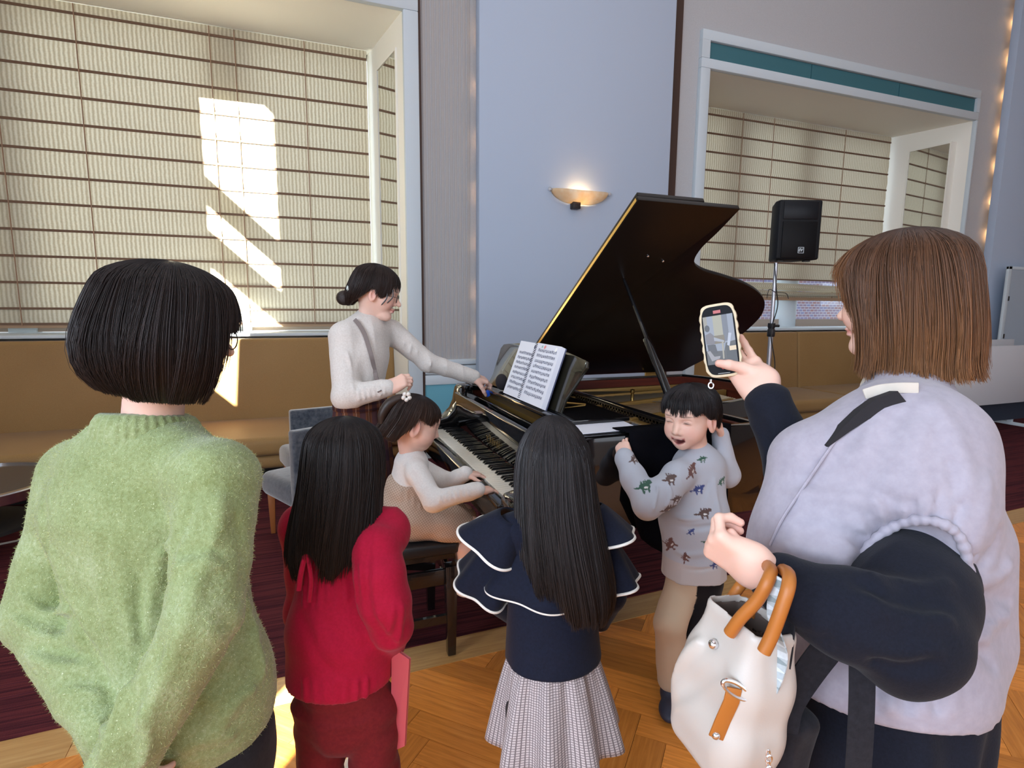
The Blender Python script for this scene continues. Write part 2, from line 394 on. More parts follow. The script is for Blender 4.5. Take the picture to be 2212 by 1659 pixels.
def alcove(idx, x0, x1, posts, side_gap, lower):
    """window alcove: soffit, splayed reveals with mirrors, posts, sashes, panes, sill"""
    xb0, xb1 = x0 + .18, x1 - (.168 if idx == 1 else .27)        # opening at the window plane
    w = bpy.data.objects.new('window_%d' % idx, None); C.objects.link(w); ORG[w] = np.zeros(3); w['kind'] = 'structure'
    MB().hexa([(x0, YW, ZS), (x1, YW, ZS), (xb1 + .1, 6.2, ZS), (xb0 - .1, 6.2, ZS), (x0, YW, ZS + .1), (x1, YW, ZS + .1), (xb1 + .1, 6.2, ZS + .1), (xb0 - .1, 6.2, ZS + .1)]).build('soffit', m_cream, w)
    for s, (xa, xb) in ((-1, (x0, xb0)), (1, (x1, xb1))):
        d = .08 * s
        MB().hexa([(xa, YW, 0), (xa + d, YW, 0), (xb + d, 6.12, 0), (xb, 6.12, 0), (xa, YW, ZS), (xa + d, YW, ZS), (xb + d, 6.12, ZS), (xb, 6.12, ZS)]).build('reveal', m_cream, w)
        a = lambda t, off: (xa + (xb - xa) * t - s * off, YW + (6.12 - YW) * t)
        t0, t1 = .16, .66
        for nm, o0, o1, m, zz, tt in (('mirror', .002, .007, m_mirror, (1.28, 3.62), (t0, t1)),):
            wd = .09 if (idx == 2 and s == 1) else .0
            p, q = a(tt[0], o0), a(tt[1], o0); p2, q2 = a(tt[0], o1 + wd), a(tt[1], o1)
            MB().hexa([(*p, zz[0]), (*q, zz[0]), (*q2, zz[0]), (*p2, zz[0]), (*p, zz[1]), (*q, zz[1]), (*q2, zz[1]), (*p2, zz[1])]).build(nm, m, w)
        for (ta, tb, za, zb) in ((t0 - .02, t0, 1.26, 3.64), (t1, t1 + .02, 1.26, 3.64), (t0, t1, 1.26, 1.28), (t0, t1, 3.62, 3.64)):
            wdf = lambda u_: (.09 * (t1 - u_) / (t1 - t0) if (idx == 2 and s == 1) else 0) + .014
            p, q = a(ta, 0.0), a(tb, 0.0); p2, q2 = a(ta, max(.002, wdf(ta))), a(tb, max(.002, wdf(tb)))
            MB().hexa([(*p, za), (*q, za), (*q2, za), (*p2, za), (*p, zb), (*q, zb), (*q2, zb), (*p2, zb)]).build('mirror_frame', m_cream, w)
    MB().box(x0 - .2, x1 + .2, 6.1, 6.25, 0, 1.14).build('apron_wall', m_plain, w)
    MB().box(x0 - .2, x1 + .2, 6.1, 6.25, ZS, ZS + .3).build('head_wall', m_plain, w)
    MB().box(xb0 - .02, xb1 + .02, 5.60, 6.16, 1.14, 1.168).build('sill', m_frame, w, bevel=.006)
    edges = [xb0] + [e for p in posts for e in p] + [xb1]
    for p in posts: MB().box(p[0], p[1], 6.12, 6.24, 1.16, ZS).build('post', m_frame, w)
    for a_, b_ in zip(edges[::2], edges[1::2]):
        for (c0, c1, z0, z1) in ((a_, b_, 1.17, 1.27), (a_, b_, 3.80, ZS), (a_, a_ + .05, 1.27, 3.8), (b_ - .05, b_, 1.27, 3.8)):
            MB().box(c0, c1, 6.15, 6.20, z0, z1).build('sash', m_sash, w)
        MB().box(a_ + .05, b_ - .05, 6.172, 6.178, 1.27, 3.8).build('pane', m_glass, w)
    # painted frame on the room side
    fr = bpy.data.objects.new('trim_%d' % idx, None); C.objects.link(fr); ORG[fr] = np.zeros(3); fr['kind'] = 'structure'
    f0, f1, zt = x0 - .128, x1 + (.128 if idx == 1 else .03), 4.235
    f0 = x0 - .12
    MB().box(f0, x0, YW - .05, YW + .01, 0, ZS).build('jamb', m_frame, fr, bevel=.008)
    MB().box(x1, f1, YW - .05, YW + .01, 0, ZS).build('jamb', m_frame, fr, bevel=.008)
    MB().box(f0, f1, YW - .05, YW + .01, ZS, 3.965).build('head_rail', m_frame, fr, bevel=.008)
    MB().box(f0, f1, YW - .05, YW + .01, 4.135, zt).build('head_rail', m_frame, fr, bevel=.008)
    MB().box(f0, f0 + .1, YW - .05, YW + .01, 3.965, 4.135).build('head_block', m_frame, fr)
    MB().box(f1 - .06, f1, YW - .05, YW + .01, 3.965, 4.135).build('head_block', m_frame, fr)
    n = 3; xs = np.linspace(f0 + .1, f1 - .06, n + 1)
    for i in range(n): MB().box(xs[i] + .006, xs[i + 1] - .006, YW - .02, YW + .005, 3.97, 4.13).build('teal_panel', m_teal, fr)
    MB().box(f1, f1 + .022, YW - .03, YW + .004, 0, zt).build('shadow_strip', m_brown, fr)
    return w
m_sash = mat('window_sash', srgb(176, 160, 146), .5)
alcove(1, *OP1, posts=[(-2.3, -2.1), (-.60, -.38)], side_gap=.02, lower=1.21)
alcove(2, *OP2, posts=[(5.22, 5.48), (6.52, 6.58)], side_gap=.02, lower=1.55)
# round white column standing inside window 2
tag(MB().lathe((6.56, 6.22, 1.168), [(.165, 0), (.165, ZS - 1.168)], 24).build('round_column', m_frame, smooth=True, base=(6.56, 6.22, 1.168)), 'round white column standing behind the right blind', 'column')

def blind(label, x0, x1, cords, zbot, gathered):
    t = thing('roman_blind', label, 'blind', ((x0 + x1) / 2, YB, zbot), 'roman blinds at the windows')
    zs = [ZS - .004] + [3.785 - .219 * i for i in range(12)]
    zs = [z for z in zs if z > (1.3 if not gathered else 1.75)]
    if not gathered: zs.append(1.245)
    for i in range(len(zs) - 1):
        n = 40; vs = []; fs = []
        for k in range(n + 1):
            xx = x0 + (x1 - x0) * k / n
            for q in range(5):
                tt = q / 4; b = -.010 * math.sin(math.pi * tt) + .004 * math.sin(xx * 3.1 + i * 1.7) * math.sin(math.pi * tt)
                vs.append((xx, YB + b, zs[i] + (zs[i + 1] - zs[i]) * tt))
        for k in range(n):
            for q in range(4): fs.append((k * 5 + q, k * 5 + q + 1, (k + 1) * 5 + q + 1, (k + 1) * 5 + q))
        mesh_obj('blind_panel', vs, fs, m_blind, t, smooth=True)
    for z in zs[1:]:
        MB().box(x0, x1, YB - .012, YB - .002, z - .010, z + .010).build('blind_rib', m_rib, t)
    for c in cords: MB().box(c - .004, c + .004, YB - .016, YB - .011, zbot + .02, ZS - .01).build('blind_cord', m_cord, t)
    if not gathered:
        MB().box(x0, x1, YB - .008, YB + .004, zbot, 1.245).build('hem_band', mat('hem_tape', srgb(170, 140, 112), .9), t)
    else:
        for j, (za, zb, yo) in enumerate(((1.757, 1.66, -.055), (1.665, 1.60, -.075))):
            n = 40; vs = []; fs = []
            for k in range(n + 1):
                xx = x0 + (x1 - x0) * k / n
                for q in range(7):
                    tt = q / 6; vs.append((xx, YB - .005 + yo * math.sin(math.pi * tt) - .01 * math.sin(xx * 4 + j), za + (zb - za) * tt - .012 * math.sin(xx * 1.9 + j)))
            for k in range(n):
                for q in range(6): fs.append((k * 7 + q, k * 7 + q + 1, (k + 1) * 7 + q + 1, (k + 1) * 7 + q))
            mesh_obj('blind_fold', vs, fs, m_blind, t, smooth=True)
        MB().box(x0, x1, YB - .02, YB - .006, 1.595, 1.612).build('blind_rib', m_rib, t)
        MB().box(x0, x1, YB - .012, YB - .004, zbot, 1.60).build('hem_band', m_blind, t)
        MB().box(x0, x1, YB - .015, YB - .003, zbot - .012, zbot + .03).build('hem_band', MATS['hem_tape'], t)
    return t
blind('beige roman blind with sunlit patch behind the left sofa', -3.12, .768, [-2.15, -1.58, -.59, -.39, .2], 1.21, False)
blind('beige roman blind raised a little behind the loudspeaker', 4.35, 8.105, [4.85, 5.41, 5.92, 7.2], 1.545, True)

# exterior seen below the raised blind
struct(box('wall_outside', 3.5, 6.85, 8.6, 8.8, -1, 2.6, mat('outside_white', srgb(226, 234, 238), .9)))
def brick_mat():
    m = mat('outside_brick', (.5, .3, .3), .9); t = NT(m); v = t.coord('Object', (1, 1, 1), (math.pi / 2, 0, 0)); b = t.n('ShaderNodeTexBrick'); t.l(v, b.inputs[0])
    b.inputs['Scale'].default_value = 5; b.inputs['Color1'].default_value = (*srgb(176, 130, 130), 1); b.inputs['Color2'].default_value = (*srgb(150, 150, 190), 1); b.inputs['Mortar'].default_value = (.85, .87, .9, 1)
    t.l(b.outputs[0], t.b.inputs['Base Color']); return m
struct(box('wall_outside_brick', 6.85, 13, 8.4, 8.8, -1, 2.6, brick_mat()))
struct(box('ground_outside', -6, 16, 6.4, 14, -1.1, -1.0, mat('outside_ground', srgb(150, 150, 145), .9)))

# ------------------------------------------------------------------ pillars, ribs, wainscot
def pillar(i, x0, x1):
    p = bpy.data.objects.new('wall_pillar_%d' % i, None); C.objects.link(p); ORG[p] = np.zeros(3); p['kind'] = 'structure'
    MB().box(x0, x1, 4.93, 5.03, 0, CEIL - .01).build('face_panel', m_panel, p, bevel=.004)
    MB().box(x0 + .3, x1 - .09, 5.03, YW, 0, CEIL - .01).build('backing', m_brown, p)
    MB().box(x1 + .0, x1 + .2, YW - .03, YW + .004, 0, CEIL - .01).build('shadow_strip', m_brown, p)  # dark brown strip put in for the shade beside the pillar
    return p
PX0, PX1 = 1.577, 3.565
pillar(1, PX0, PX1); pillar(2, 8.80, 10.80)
m_bulb = mat('warm_bulb', (1, .7, .4), .4); _t = NT(m_bulb); _t.b.inputs['Emission Color'].default_value = (1.0, .52, .20, 1); _t.b.inputs['Emission Strength'].default_value = 170
for nm, x, lab, st in (('light_strip', PX0, 'hidden strip of small warm bulbs behind left edge of the wide blue pillar', 0), ('light_strip', 8.80, 'strip of small warm bulbs behind the far right pillar edge', 1)):
    t = thing(nm, lab, 'light', (x + .05, 5.08, .9), 'hidden light strips behind pillars')
    MB().box(x + .26, x + .29, 5.05, 5.10, .9, 6.2).build('rail', m_steel, t)
    z = 1.1
    while z < 6.1:
        MB().sphere((x + (.20 if st else .10), 5.075, z), .012 if st else .007, 8, 6).build('bulb', m_bulb, t, smooth=True); z += .45
wr = bpy.data.objects.new('wall_fluted', None); C.objects.link(wr); ORG[wr] = np.zeros(3); wr['kind'] = 'structure'
m_flute = mat('flute', srgb(174, 170, 168), .85)
xs = np.linspace(1.125, 1.56, 12)
for i in range(11):
    MB().box(xs[i], xs[i + 1] - .012, YW - .006, YW + .002, .935, CEIL - .01).build('rib', m_flute, wr)
wn = bpy.data.objects.new('wall_wainscot', None); C.objects.link(wn); ORG[wn] = np.zeros(3); wn['kind'] = 'structure'
MB().box(1.11, PX0 + .05, YW - .04, YW + .002, .885, .935).build('chair_rail', m_frame, wn, bevel=.006)
MB().box(1.11, PX0 + .05, YW - .03, YW + .002, .80, .875).build('moulding', m_frame, wn, bevel=.006)
MB().box(1.11, PX0 + .05, YW - .025, YW + .002, .70, .79).build('moulding', m_frame, wn, bevel=.006)
MB().box(1.11, PX0 + .05, YW - .012, YW + .002, .12, .70).build('teal_panel', m_teal2, wn)
MB().box(1.11, PX0 + .05, YW - .03, YW + .002, .0, .12).build('baseboard', m_frame, wn)
for k in range(2):
    MB().tube([(1.16 + .12 * k, YW - .02, .12), (1.44 + .08 * k, YW - .02, .52)], .008, 6).build('reflection_bar', m_frame, wn)  # pale diagonal bars put in for the reflected highlight on the panel

# ------------------------------------------------------------------ sconces
m_shade = bpy.data.materials.new('alabaster_glass'); m_shade.use_nodes = True; _t = NT(m_shade)
_v = _t.coord('Object'); _n = _t.noise(_v, 14, 4); _c = _t.ramp(_n, [(.3, (.9, .72, .48)), (.7, (1, .93, .8))])
_d = _t.n('ShaderNodeBsdfDiffuse'); _tr = _t.n('ShaderNodeBsdfTranslucent'); _mx = _t.n('ShaderNodeMixShader'); _mx.inputs[0].default_value = .6
_t.l(_c, _d.inputs[0]); _t.l(_c, _tr.inputs[0]); _t.l(_d.outputs[0], _mx.inputs[1]); _t.l(_tr.outputs[0], _mx.inputs[2]); _t.l(_mx.outputs[0], m_shade.node_tree.nodes['Material Output'].inputs[0])
m_cryst = mat('crystal_knob', (.95, .95, .97), .05, 0, .8); NT(m_cryst).b.inputs['Transmission Weight'].default_value = .6
m_bronze = mat('dark_bronze', srgb(52, 46, 44), .45, .4)
m_flame = mat('lamp_bulb', (1, .8, .5), .4); _t = NT(m_flame); _t.b.inputs['Emission Color'].default_value = (1.0, .62, .28, 1); _t.b.inputs['Emission Strength'].default_value = 75
def sconce(x, z, label):
    t = thing('wall_sconce', label, 'wall lamp', (x, 4.93, z - .12), 'boat shaped wall sconces')
    n, mrows = 24, 8; vs = []; fs = []                      # boat shaped half bowl
    for i in range(mrows + 1):
        a = i / mrows; prof = math.sin(a * math.pi / 2)
        for k in range(n + 1):
            ph = math.pi * k / n; hw = .29 * (.30 + .70 * prof) * math.cos(ph); dp = .13 * prof * math.sin(ph) ** .8
            zz = z - .10 + .10 * (1 - math.cos(a * math.pi / 2)) ** 1.0 + .015 * abs(math.cos(ph)) ** 2 * prof - .1 * 0
            vs.append((x + hw, 4.925 - dp - .004, zz))
    for i in range(mrows):
        for k in range(n): fs.append((i * (n + 1) + k, i * (n + 1) + k + 1, (i + 1) * (n + 1) + k + 1, (i + 1) * (n + 1) + k))
    o = mesh_obj('shade', vs, fs, m_shade, t, smooth=True)
    sm = o.modifiers.new('solid', 'SOLIDIFY'); sm.thickness = .006
    MB().box(x - .09, x - .01, 4.862, 4.93, z - .155, z - .092).build('bracket', m_bronze, t, bevel=.006)
    for s in (-1, 1):
        MB().tube([(x + s * .25, 4.91, z + .0), (x + s * .30, 4.90, z + .006)], .007, 8).build('arm', m_chrome, t)
        MB().sphere((x + s * .313, 4.898, z + .008), .017, 10, 8).build('crystal_knob', m_cryst, t, smooth=True)
    MB().tube([(x - .07, 4.885, z - .035), (x + .07, 4.885, z - .035)], .012, 10).build('bulb', m_flame, t, smooth=True)
    return t
sconce(2.56, 2.49, 'lit boat shaped glass wall sconce on the wide blue pillar')
sconce(9.80, 2.49, 'lit wall sconce on the far right pillar at the picture edge')

# ------------------------------------------------------------------ banquette sofas
m_sofa = fabric('sofa_leather', srgb(146, 112, 68), srgb(160, 126, 80), 240, .55, .15, .1, 2.0, .001)
m_void = mat('dark_plinth', (.02, .018, .016), .8)
def sofa(x0, x1, seams, label):
    t = thing('banquette_sofa', label, 'sofa', ((x0 + x1) / 2, 5.1, 0))
    MB().box(x0 + .02, x1 - .02, 4.86, 5.55, .006, .17).build('plinth', m_void, t)
    xs = [x0] + seams + [x1]
    for a, b in zip(xs[:-1], xs[1:]):
        MB().box(a + .003, b - .003, 4.64, 5.52, .16, .275).build('base_roll', m_sofa, t, bevel=.045, seg=4)
        MB().box(a + .003, b - .003, 4.60, 5.52, .27, .42).build('seat_cushion', m_sofa, t, bevel=.05, seg=4)
        MB().hexa([(a + .003, 5.42, .36), (b - .003, 5.42, .36), (b - .003, 5.60, .36), (a + .003, 5.60, .36),
                   (a + .003, 5.50, 1.125), (b - .003, 5.50, 1.125), (b - .003, 5.60, 1.125), (a + .003, 5.60, 1.125)]).build('back_cushion', m_sofa, t, bevel=.03, seg=4)
    return t
sofa(-3.1, .90, [-1.33], 'long tan banquette sofa under the left blind, partly sunlit')
sofa(4.35, 8.2, [6.08], 'tan banquette sofa under the right window behind the loudspeaker')

# ------------------------------------------------------------------ coffee table with chrome rim
t = thing('coffee_table', 'round dark coffee table with chrome rim by the left sofa', 'table', (-1.74, 3.90, 0))
m_darkglass = mat('dark_table_top', srgb(70, 68, 68), .18)
MB().lathe((-1.74, 3.90, 0), [(0, .405), (.41, .405), (.41, .435), (0, .435)], 40).build('top', m_darkglass, t)
MB().lathe((-1.74, 3.90, 0), [(.405, .385), (.435, .385), (.442, .39), (.442, .44), (.435, .446), (.405, .446), (.405, .385)], 48).build('rim', m_chrome, t, smooth=True)
for k in range(3):
    a = 2.1 * k + .5
    MB().tube([(-1.74 + .3 * math.cos(a), 3.9 + .3 * math.sin(a), .40), (-1.74 + .36 * math.cos(a), 3.9 + .36 * math.sin(a), .006)], .016, 10).build('leg', m_chrome, t, smooth=True)
MB().lathe((-1.74, 3.90, 0), [(0, .18), (.30, .18), (.30, .2), (0, .2)], 32).build('shelf', m_void, t)
m_cable = mat('white_cable', srgb(200, 190, 180), .6)
tag(MB().tube(catmull([(-2.3, 4.1, .012), (-1.85, 4.02, .012), (-1.45, 4.12, .012), (-1.1, 4.0, .012), (-.8, 4.1, .012)], 8), .006, 6).build('floor_cable', m_cable, smooth=True, base=(-1.6, 4.1, .006)), 'thin pale cable lying on the red carpet by the coffee table', 'cable')

# ------------------------------------------------------------------ grey blue chairs
m_uph = fabric('chair_velvet', srgb(44, 52, 64), srgb(88, 92, 98), 40, .85, .3, .8, 9)
m_legw = mat('chair_wood', srgb(150, 88, 44), .4)
def chair(p0, dr, label):
    dr = nrm(A(*dr, 0)); f = A(-dr[1], dr[0], 0); p0 = A(*p0, 0); w, d = .47, .47
    c = p0 + dr * w / 2 + f * d / 2
    t = thing('upholstered_chair', label, 'chair', tuple(c), 'grey blue chairs by the left sofa')
    U = A(0, 0, 1)
    MB().obox(c + U * .335 + f * .01, dr * w / 2, f * d / 2, U * .075).build('seat', m_uph, t, bevel=.05, seg=4)
    MB().obox(p0 + dr * w / 2 + f * .03 + U * .50, dr * w / 2, f * .033, U * .235).build('backrest', m_uph, t, bevel=.015, seg=3)
    for i in (0, 1):
        for j in (0, 1):
            q = p0 + dr * (.05 + (w - .1) * i) + f * (.05 + (d - .09) * j)
            s = MB(); s.hexa([q + A(a * .013, b * .013, .006) for a, b in ((-1, -1), (1, -1), (1, 1), (-1, 1))] + [q + A(a * .022, b * .022, .27) for a, b in ((-1, -1), (1, -1), (1, 1), (-1, 1))])
            s.build('leg', m_legw, t, bevel=.003)
    return t
chair((-.03, 3.30), (.9, .44), 'grey blue upholstered chair nearer the red blouse girl')
chair((-.045, 3.96), (.976, .217), 'grey blue upholstered chair nearest the sofa')

# ------------------------------------------------------------------ folded white table, partition
m_wt = mat('white_laminate', srgb(214, 214, 218), .35)
m_navyp = mat('navy_modesty', srgb(40, 50, 66), .6)
t = thing('folding_table', 'folded white table on castors at the right edge', 'table', (7.9, 4.05, 0))
MB().box(6.55, 8.35, 3.96, 3.985, .36, 1.03).build('table_top', m_wt, t, bevel=.004)
MB().box(6.62, 8.28, 4.03, 4.045, .14, .60).build('modesty_panel', m_navyp, t)
for x in (6.98, 8.0):
    MB().obox((x, 4.08, .085), (.02, 0, 0), (0, .26, 0), (0, 0, .018)).build('foot', m_frame, t, bevel=.004)
    MB().box(x - .025, x + .025, 4.05, 4.09, .1, .95).build('upright', m_frame, t)
    for y in (3.84, 4.32):
        MB().tube([(x - .014, y, .036), (x + .014, y, .036)], .029, 14).build('castor', m_black, t, smooth=True)
t = thing('folding_table', 'second folded white table standing behind the first', 'table', (8.3, 4.5, 0))
MB().box(6.9, 8.6, 4.44, 4.465, .36, 1.06).build('table_top', m_wt, t, bevel=.004)
for x in (7.2, 8.3):
    MB().obox((x, 4.52, .06), (.02, 0, 0), (0, .26, 0), (0, 0, .018)).build('foot', m_frame, t)
    MB().box(x - .025, x + .025, 4.5, 4.54, .06, .95).build('upright', m_frame, t)
t = thing('partition_panel', 'tall pale partition panel with silver frame at the right edge', 'partition', (9.4, 4.74, 0))
MB().box(8.90, 10.3, 4.735, 4.75, .02, 1.96).build('panel', mat('partition_fabric', srgb(176, 188, 200), .8), t)
MB().box(8.83, 8.90, 4.725, 4.76, .0, 2.0).build('frame_post', m_frame, t, bevel=.006)
MB().box(8.83, 10.3, 4.725, 4.76, 1.96, 2.0).build('frame_rail', m_frame, t, bevel=.006)
for zz in (1.05, 1.55): MB().box(8.885, 8.91, 4.72, 4.73, zz, zz + .06).build('hinge', m_bronze, t)

# ------------------------------------------------------------------ loudspeaker on stand
SPX, SPY = 4.14, 4.05
t = thing('speaker_stand', 'silver pole speaker stand with black collar', 'stand', (SPX, SPY, .006))
MB().tube([(SPX, SPY, .25), (SPX, SPY, 1.24)], .021, 14).build('lower_pole', m_steel, t, smooth=True)
MB().tube([(SPX, SPY, 1.2), (SPX, SPY, 1.845)], .0165, 14).build('upper_pole', m_steel, t, smooth=True)
MB().lathe((SPX, SPY, 1.17), [(.0, 0), (.03, 0), (.034, .01), (.034, .06), (.027, .075), (.033, .09), (.033, .125), (.0, .125)], 16).build('collar', m_black, t, smooth=True)
MB().tube([(SPX + .03, SPY - .01, 1.27), (SPX + .07, SPY - .02, 1.27)], .012, 8).build('knob', m_black, t)
for k in range(3):
    a = 2.1 * k + .9; q = A(SPX + .5 * math.cos(a), SPY + .5 * math.sin(a), .02)
    MB().tube([(SPX, SPY, .62), q], .012, 10).build('leg', m_steel, t, smooth=True)
    MB().tube([(SPX, SPY, .3), (SPX * .5 + q[0] * .5, SPY * .5 + q[1] * .5, .32)], .008, 8).build('brace', m_steel, t)
MB().tube(catmull([(SPX - .05, SPY - .03, 1.84), (SPX - .02, SPY - .045, 1.6), (SPX + .035, SPY - .02, 1.45), (SPX - .03, SPY - .03, 1.2), (SPX + .03, SPY - .045, .9), (SPX - .01, SPY - .05, .55), (SPX + .1, SPY, .03)], 8), .005, 6).build('cable', m_black, t, smooth=True)
for k in range(2):
    MB().tube(catmull([(SPX - .02, SPY - .03, 1.58), (SPX - .10 + .2 * k, SPY - .04, 1.60 - .03 * k), (SPX - .13 + .26 * k, SPY - .05, 1.52)], 6), .003, 6).build('cable_tie', m_black, t)
# cabinet: front faces the camera side
fx = nrm(A(-.36, -.93, 0)); sx = nrm(A(-fx[1], fx[0], 0)); U = A(0, 0, 1)
m_spk = mat('speaker_shell', (.007, .008, .010), .6, spec=.25); NT(m_spk).bump(NT(m_spk).noise(NT(m_spk).coord(), 500, 1), .25, .0008)
m_gloss = mat('speaker_grille', (.003, .003, .004), .45, spec=.2)
cc = A(SPX, SPY, 2.115) + sx * .10 + fx * .02
t = thing('loudspeaker', 'black loudspeaker box on the silver pole stand', 'speaker', (float(cc[0]), float(cc[1]), 1.85))
hw, hd, hh = .188, .165, .255
prof = [(-hw * .58, -hd), (hw * .58, -hd), (hw, hd * .45), (hw, hd), (-hw, hd), (-hw, hd * .45)]
mb = MB(); mb.prism([cc + sx * a + fx * b - U * hh for a, b in prof], U * 2 * hh); mb.build('cabinet', m_spk, t, bevel=.018, seg=3)
g = cc + fx * (hd + .003)
MB().obox(g - U * .085, sx * hw * .80, fx * .006, U * .155).build('grille', m_gloss, t, bevel=.004)
MB().obox(g + U * .165, sx * hw * .80, fx * .004, U * .075).build('horn_plate', mat('horn_gloss', (.005, .006, .009), .35, spec=.3), t, bevel=.003)
n = 12; vs = []; fs = []
for i in range(5):
    k = i / 4; ww = hw * .62 * (1 - .62 * k); hz = .055 * (1 - .72 * k); q = g + U * .165 + fx * (.006 - .03 * k * 0)
lg = g - U * .175 + fx * .0075 + sx * .02
for a, b, c_, d_ in ((-.026, .026, .022, .026), (-.026, .026, -.026, -.022), (-.026, -.022, -.026, .026), (.022, .026, -.026, .026)):
    MB().obox(lg + sx * (a + b) / 2 + U * (c_ + d_) / 2, sx * (b - a) / 2, fx * .0012, U * (d_ - c_) / 2).build('logo_border', m_frame, t)
# stylised letters on the badge
def stroke(p, q, w=.0028):
    p = lg + sx * p[0] + U * p[1]; q = lg + sx * q[0] + U * q[1]; d = nrm(q - p); s = nrm(np.cross(d, fx))
    MB().obox((p + q) / 2, d * np.linalg.norm(q - p) / 2, fx * .0014, s * w).build('logo_letter', m_frame, t)
sgn = 1 if (RW.T @ sx)[0] > 0 else -1
for p, q in (((-.016, -.010), (-.012, .012)), ((-.012, .012), (-.002, .013)), ((-.014, .001), (-.005, .002)), ((-.016, -.010), (-.007, -.009)), ((.000, .013), (.004, -.011)), ((.004, -.011), (.016, .013))):
    stroke((p[0] * sgn, p[1]), (q[0] * sgn, q[1]))
for a in (-.1, .1): MB().obox(cc + sx * a * 1.2 + fx * .08 - U * (hh + .006), sx * .025, fx * .025, U * .006).build('foot', m_black, t)
# low wheeled cart left of the stand
t = thing('equipment_cart', 'low black wheeled cart with silvery folded cover by the piano tail', 'cart', (3.62, 3.72, .006))
MB().box(3.36, 3.88, 3.52, 3.92, .085, .16).build('deck', m_black, t, bevel=.01)
MB().hexa([(3.34, 3.50, .162), (3.92, 3.48, .162), (3.90, 3.92, .162), (3.36, 3.94, .162), (3.40, 3.56, .25), (3.80, 3.54, .20), (3.84, 3.86, .21), (3.42, 3.88, .26)]).build('folded_cover', mat('silver_cover', srgb(170, 172, 178), .35, .3), t, bevel=.02, seg=3)
for x in (3.42, 3.82):
    for y in (3.58, 3.86): MB().tube([(x, y - .012, .046), (x, y + .012, .046)], .039, 12).build('wheel', m_black, t, smooth=True)

# ------------------------------------------------------------------ grand piano
def lacquer(name, c=(.006, .006, .007), r=.07):
    m = mat(name, c, r, 0, .5); t = NT(m); t.b.inputs['Coat Weight'].default_value = .6; t.b.inputs['Coat Roughness'].default_value = .04; return m
m_lac = lacquer('piano_black'); m_lacb = mat('piano_black_lid', (.007, .005, .0045), .34, 0, .35)
m_ivory = mat('key_white', srgb(232, 228, 216), .25); m_ebony = mat('key_black', (.008, .008, .009), .25)
m_mahog = mat('inner_rim_mahogany', srgb(88, 34, 24), .3)
_t = NT(m_mahog); _t.l(_t.ramp(_t.noise(_t.coord('Object', (1, 1, 30)), 2, 4), [(.3, srgb(70, 26, 20)), (.7, srgb(108, 46, 32))]), _t.b.inputs['Base Color'])
m_gold = mat('iron_plate_gold', srgb(158, 124, 66), .42, .45)
m_sound = mat('soundboard_spruce', srgb(196, 132, 84), .4)
m_string = mat('string_steel', srgb(150, 140, 120), .35, 1.0); m_copper = mat('string_copper', srgb(140, 90, 60), .4, .9)
m_brass = mat('brass', srgb(212, 176, 104), .22, 1.0)
m_felt = mat('red_felt', srgb(70, 18, 20), .9)
PY0, PY1 = 1.70, 3.20; PXF = .66; ZB, ZT = .63, .985
piano = thing('grand_piano', 'black grand piano with lid propped open in the centre', 'piano', (1.5, 2.45, .006))
# outline in plan: (x, w) with w the distance from the bass side
OUT = [(1.75, 1.50), (1.745, 1.36), (1.735, 1.24), (1.765, 1.145), (1.86, 1.085), (2.02, 1.04), (2.20, .985), (2.37, .905), (2.49, .81), (2.575, .68), (2.605, .52), (2.60, .34), (2.56, .16), (2.49, .0)]
curve = catmull([(a, b, 0) for a, b in OUT], 5)
plan = [(c[0], PY1 - c[1]) for c in curve]                        # from treble straight side round the tail to bass side
rim_xy = [(.93, PY0)] + [(1.4, PY0)] + [p for p in plan] + [(1.6, PY1), (.93, PY1)]
def rim_mesh(off0, off1, z0, z1):
    pts = [A(p[0], p[1]) for p in rim_xy]; n = len(pts); nn = []
    for i in range(n):
        t = nrm(pts[min(i + 1, n - 1)] - pts[max(i - 1, 0)]); nn.append(A(-t[1], t[0]))
    vs = []; fs = []
    for i in range(n):
        for (o, z) in ((off0, z0), (off1, z0), (off1, z1), (off0, z1)):
            q = pts[i] + nn[i] * o; vs.append((q[0], q[1], z))
    for i in range(n - 1):
        for k in range(4): fs.append((i * 4 + k, i * 4 + (k + 1) % 4, (i + 1) * 4 + (k + 1) % 4, (i + 1) * 4 + k))
    fs += [(3, 2, 1, 0), tuple((n - 1) * 4 + k for k in range(4))]
    return vs, fs
v, f = rim_mesh(0, .045, ZB, ZT); m_ = MB(); m_.add(v, f); m_.build('rim', m_lac, piano, bevel=.006, seg=2)
v, f = rim_mesh(.046, .075, ZB + .05, ZT - .012); m_ = MB(); m_.add(v, f); m_.build('inner_rim', m_mahog, piano, smooth=True)
inner = [(p[0] - .02, p[1] + (.08 if p[1] < 2.4 else -.08)) for p in plan]
poly = [(1.02, PY0 + .08), (1.4, PY0 + .08)] + [(min(p[0], 2.55) - (.06 if p[0] > 1.6 else 0), p[1] + (.07 if p[1] < 2.55 else (-.07 if p[1] > 3.05 else 0))) for p in plan] + [(1.02, PY1 - .08)]
MB().prism([(a, b, .80) for a, b in poly], (0, 0, .012)).build('soundboard', m_sound, piano)
MB().prism([(a, b, ZB + .01) for a, b in poly], (0, 0, .02)).build('bottom_board', m_lac, piano)
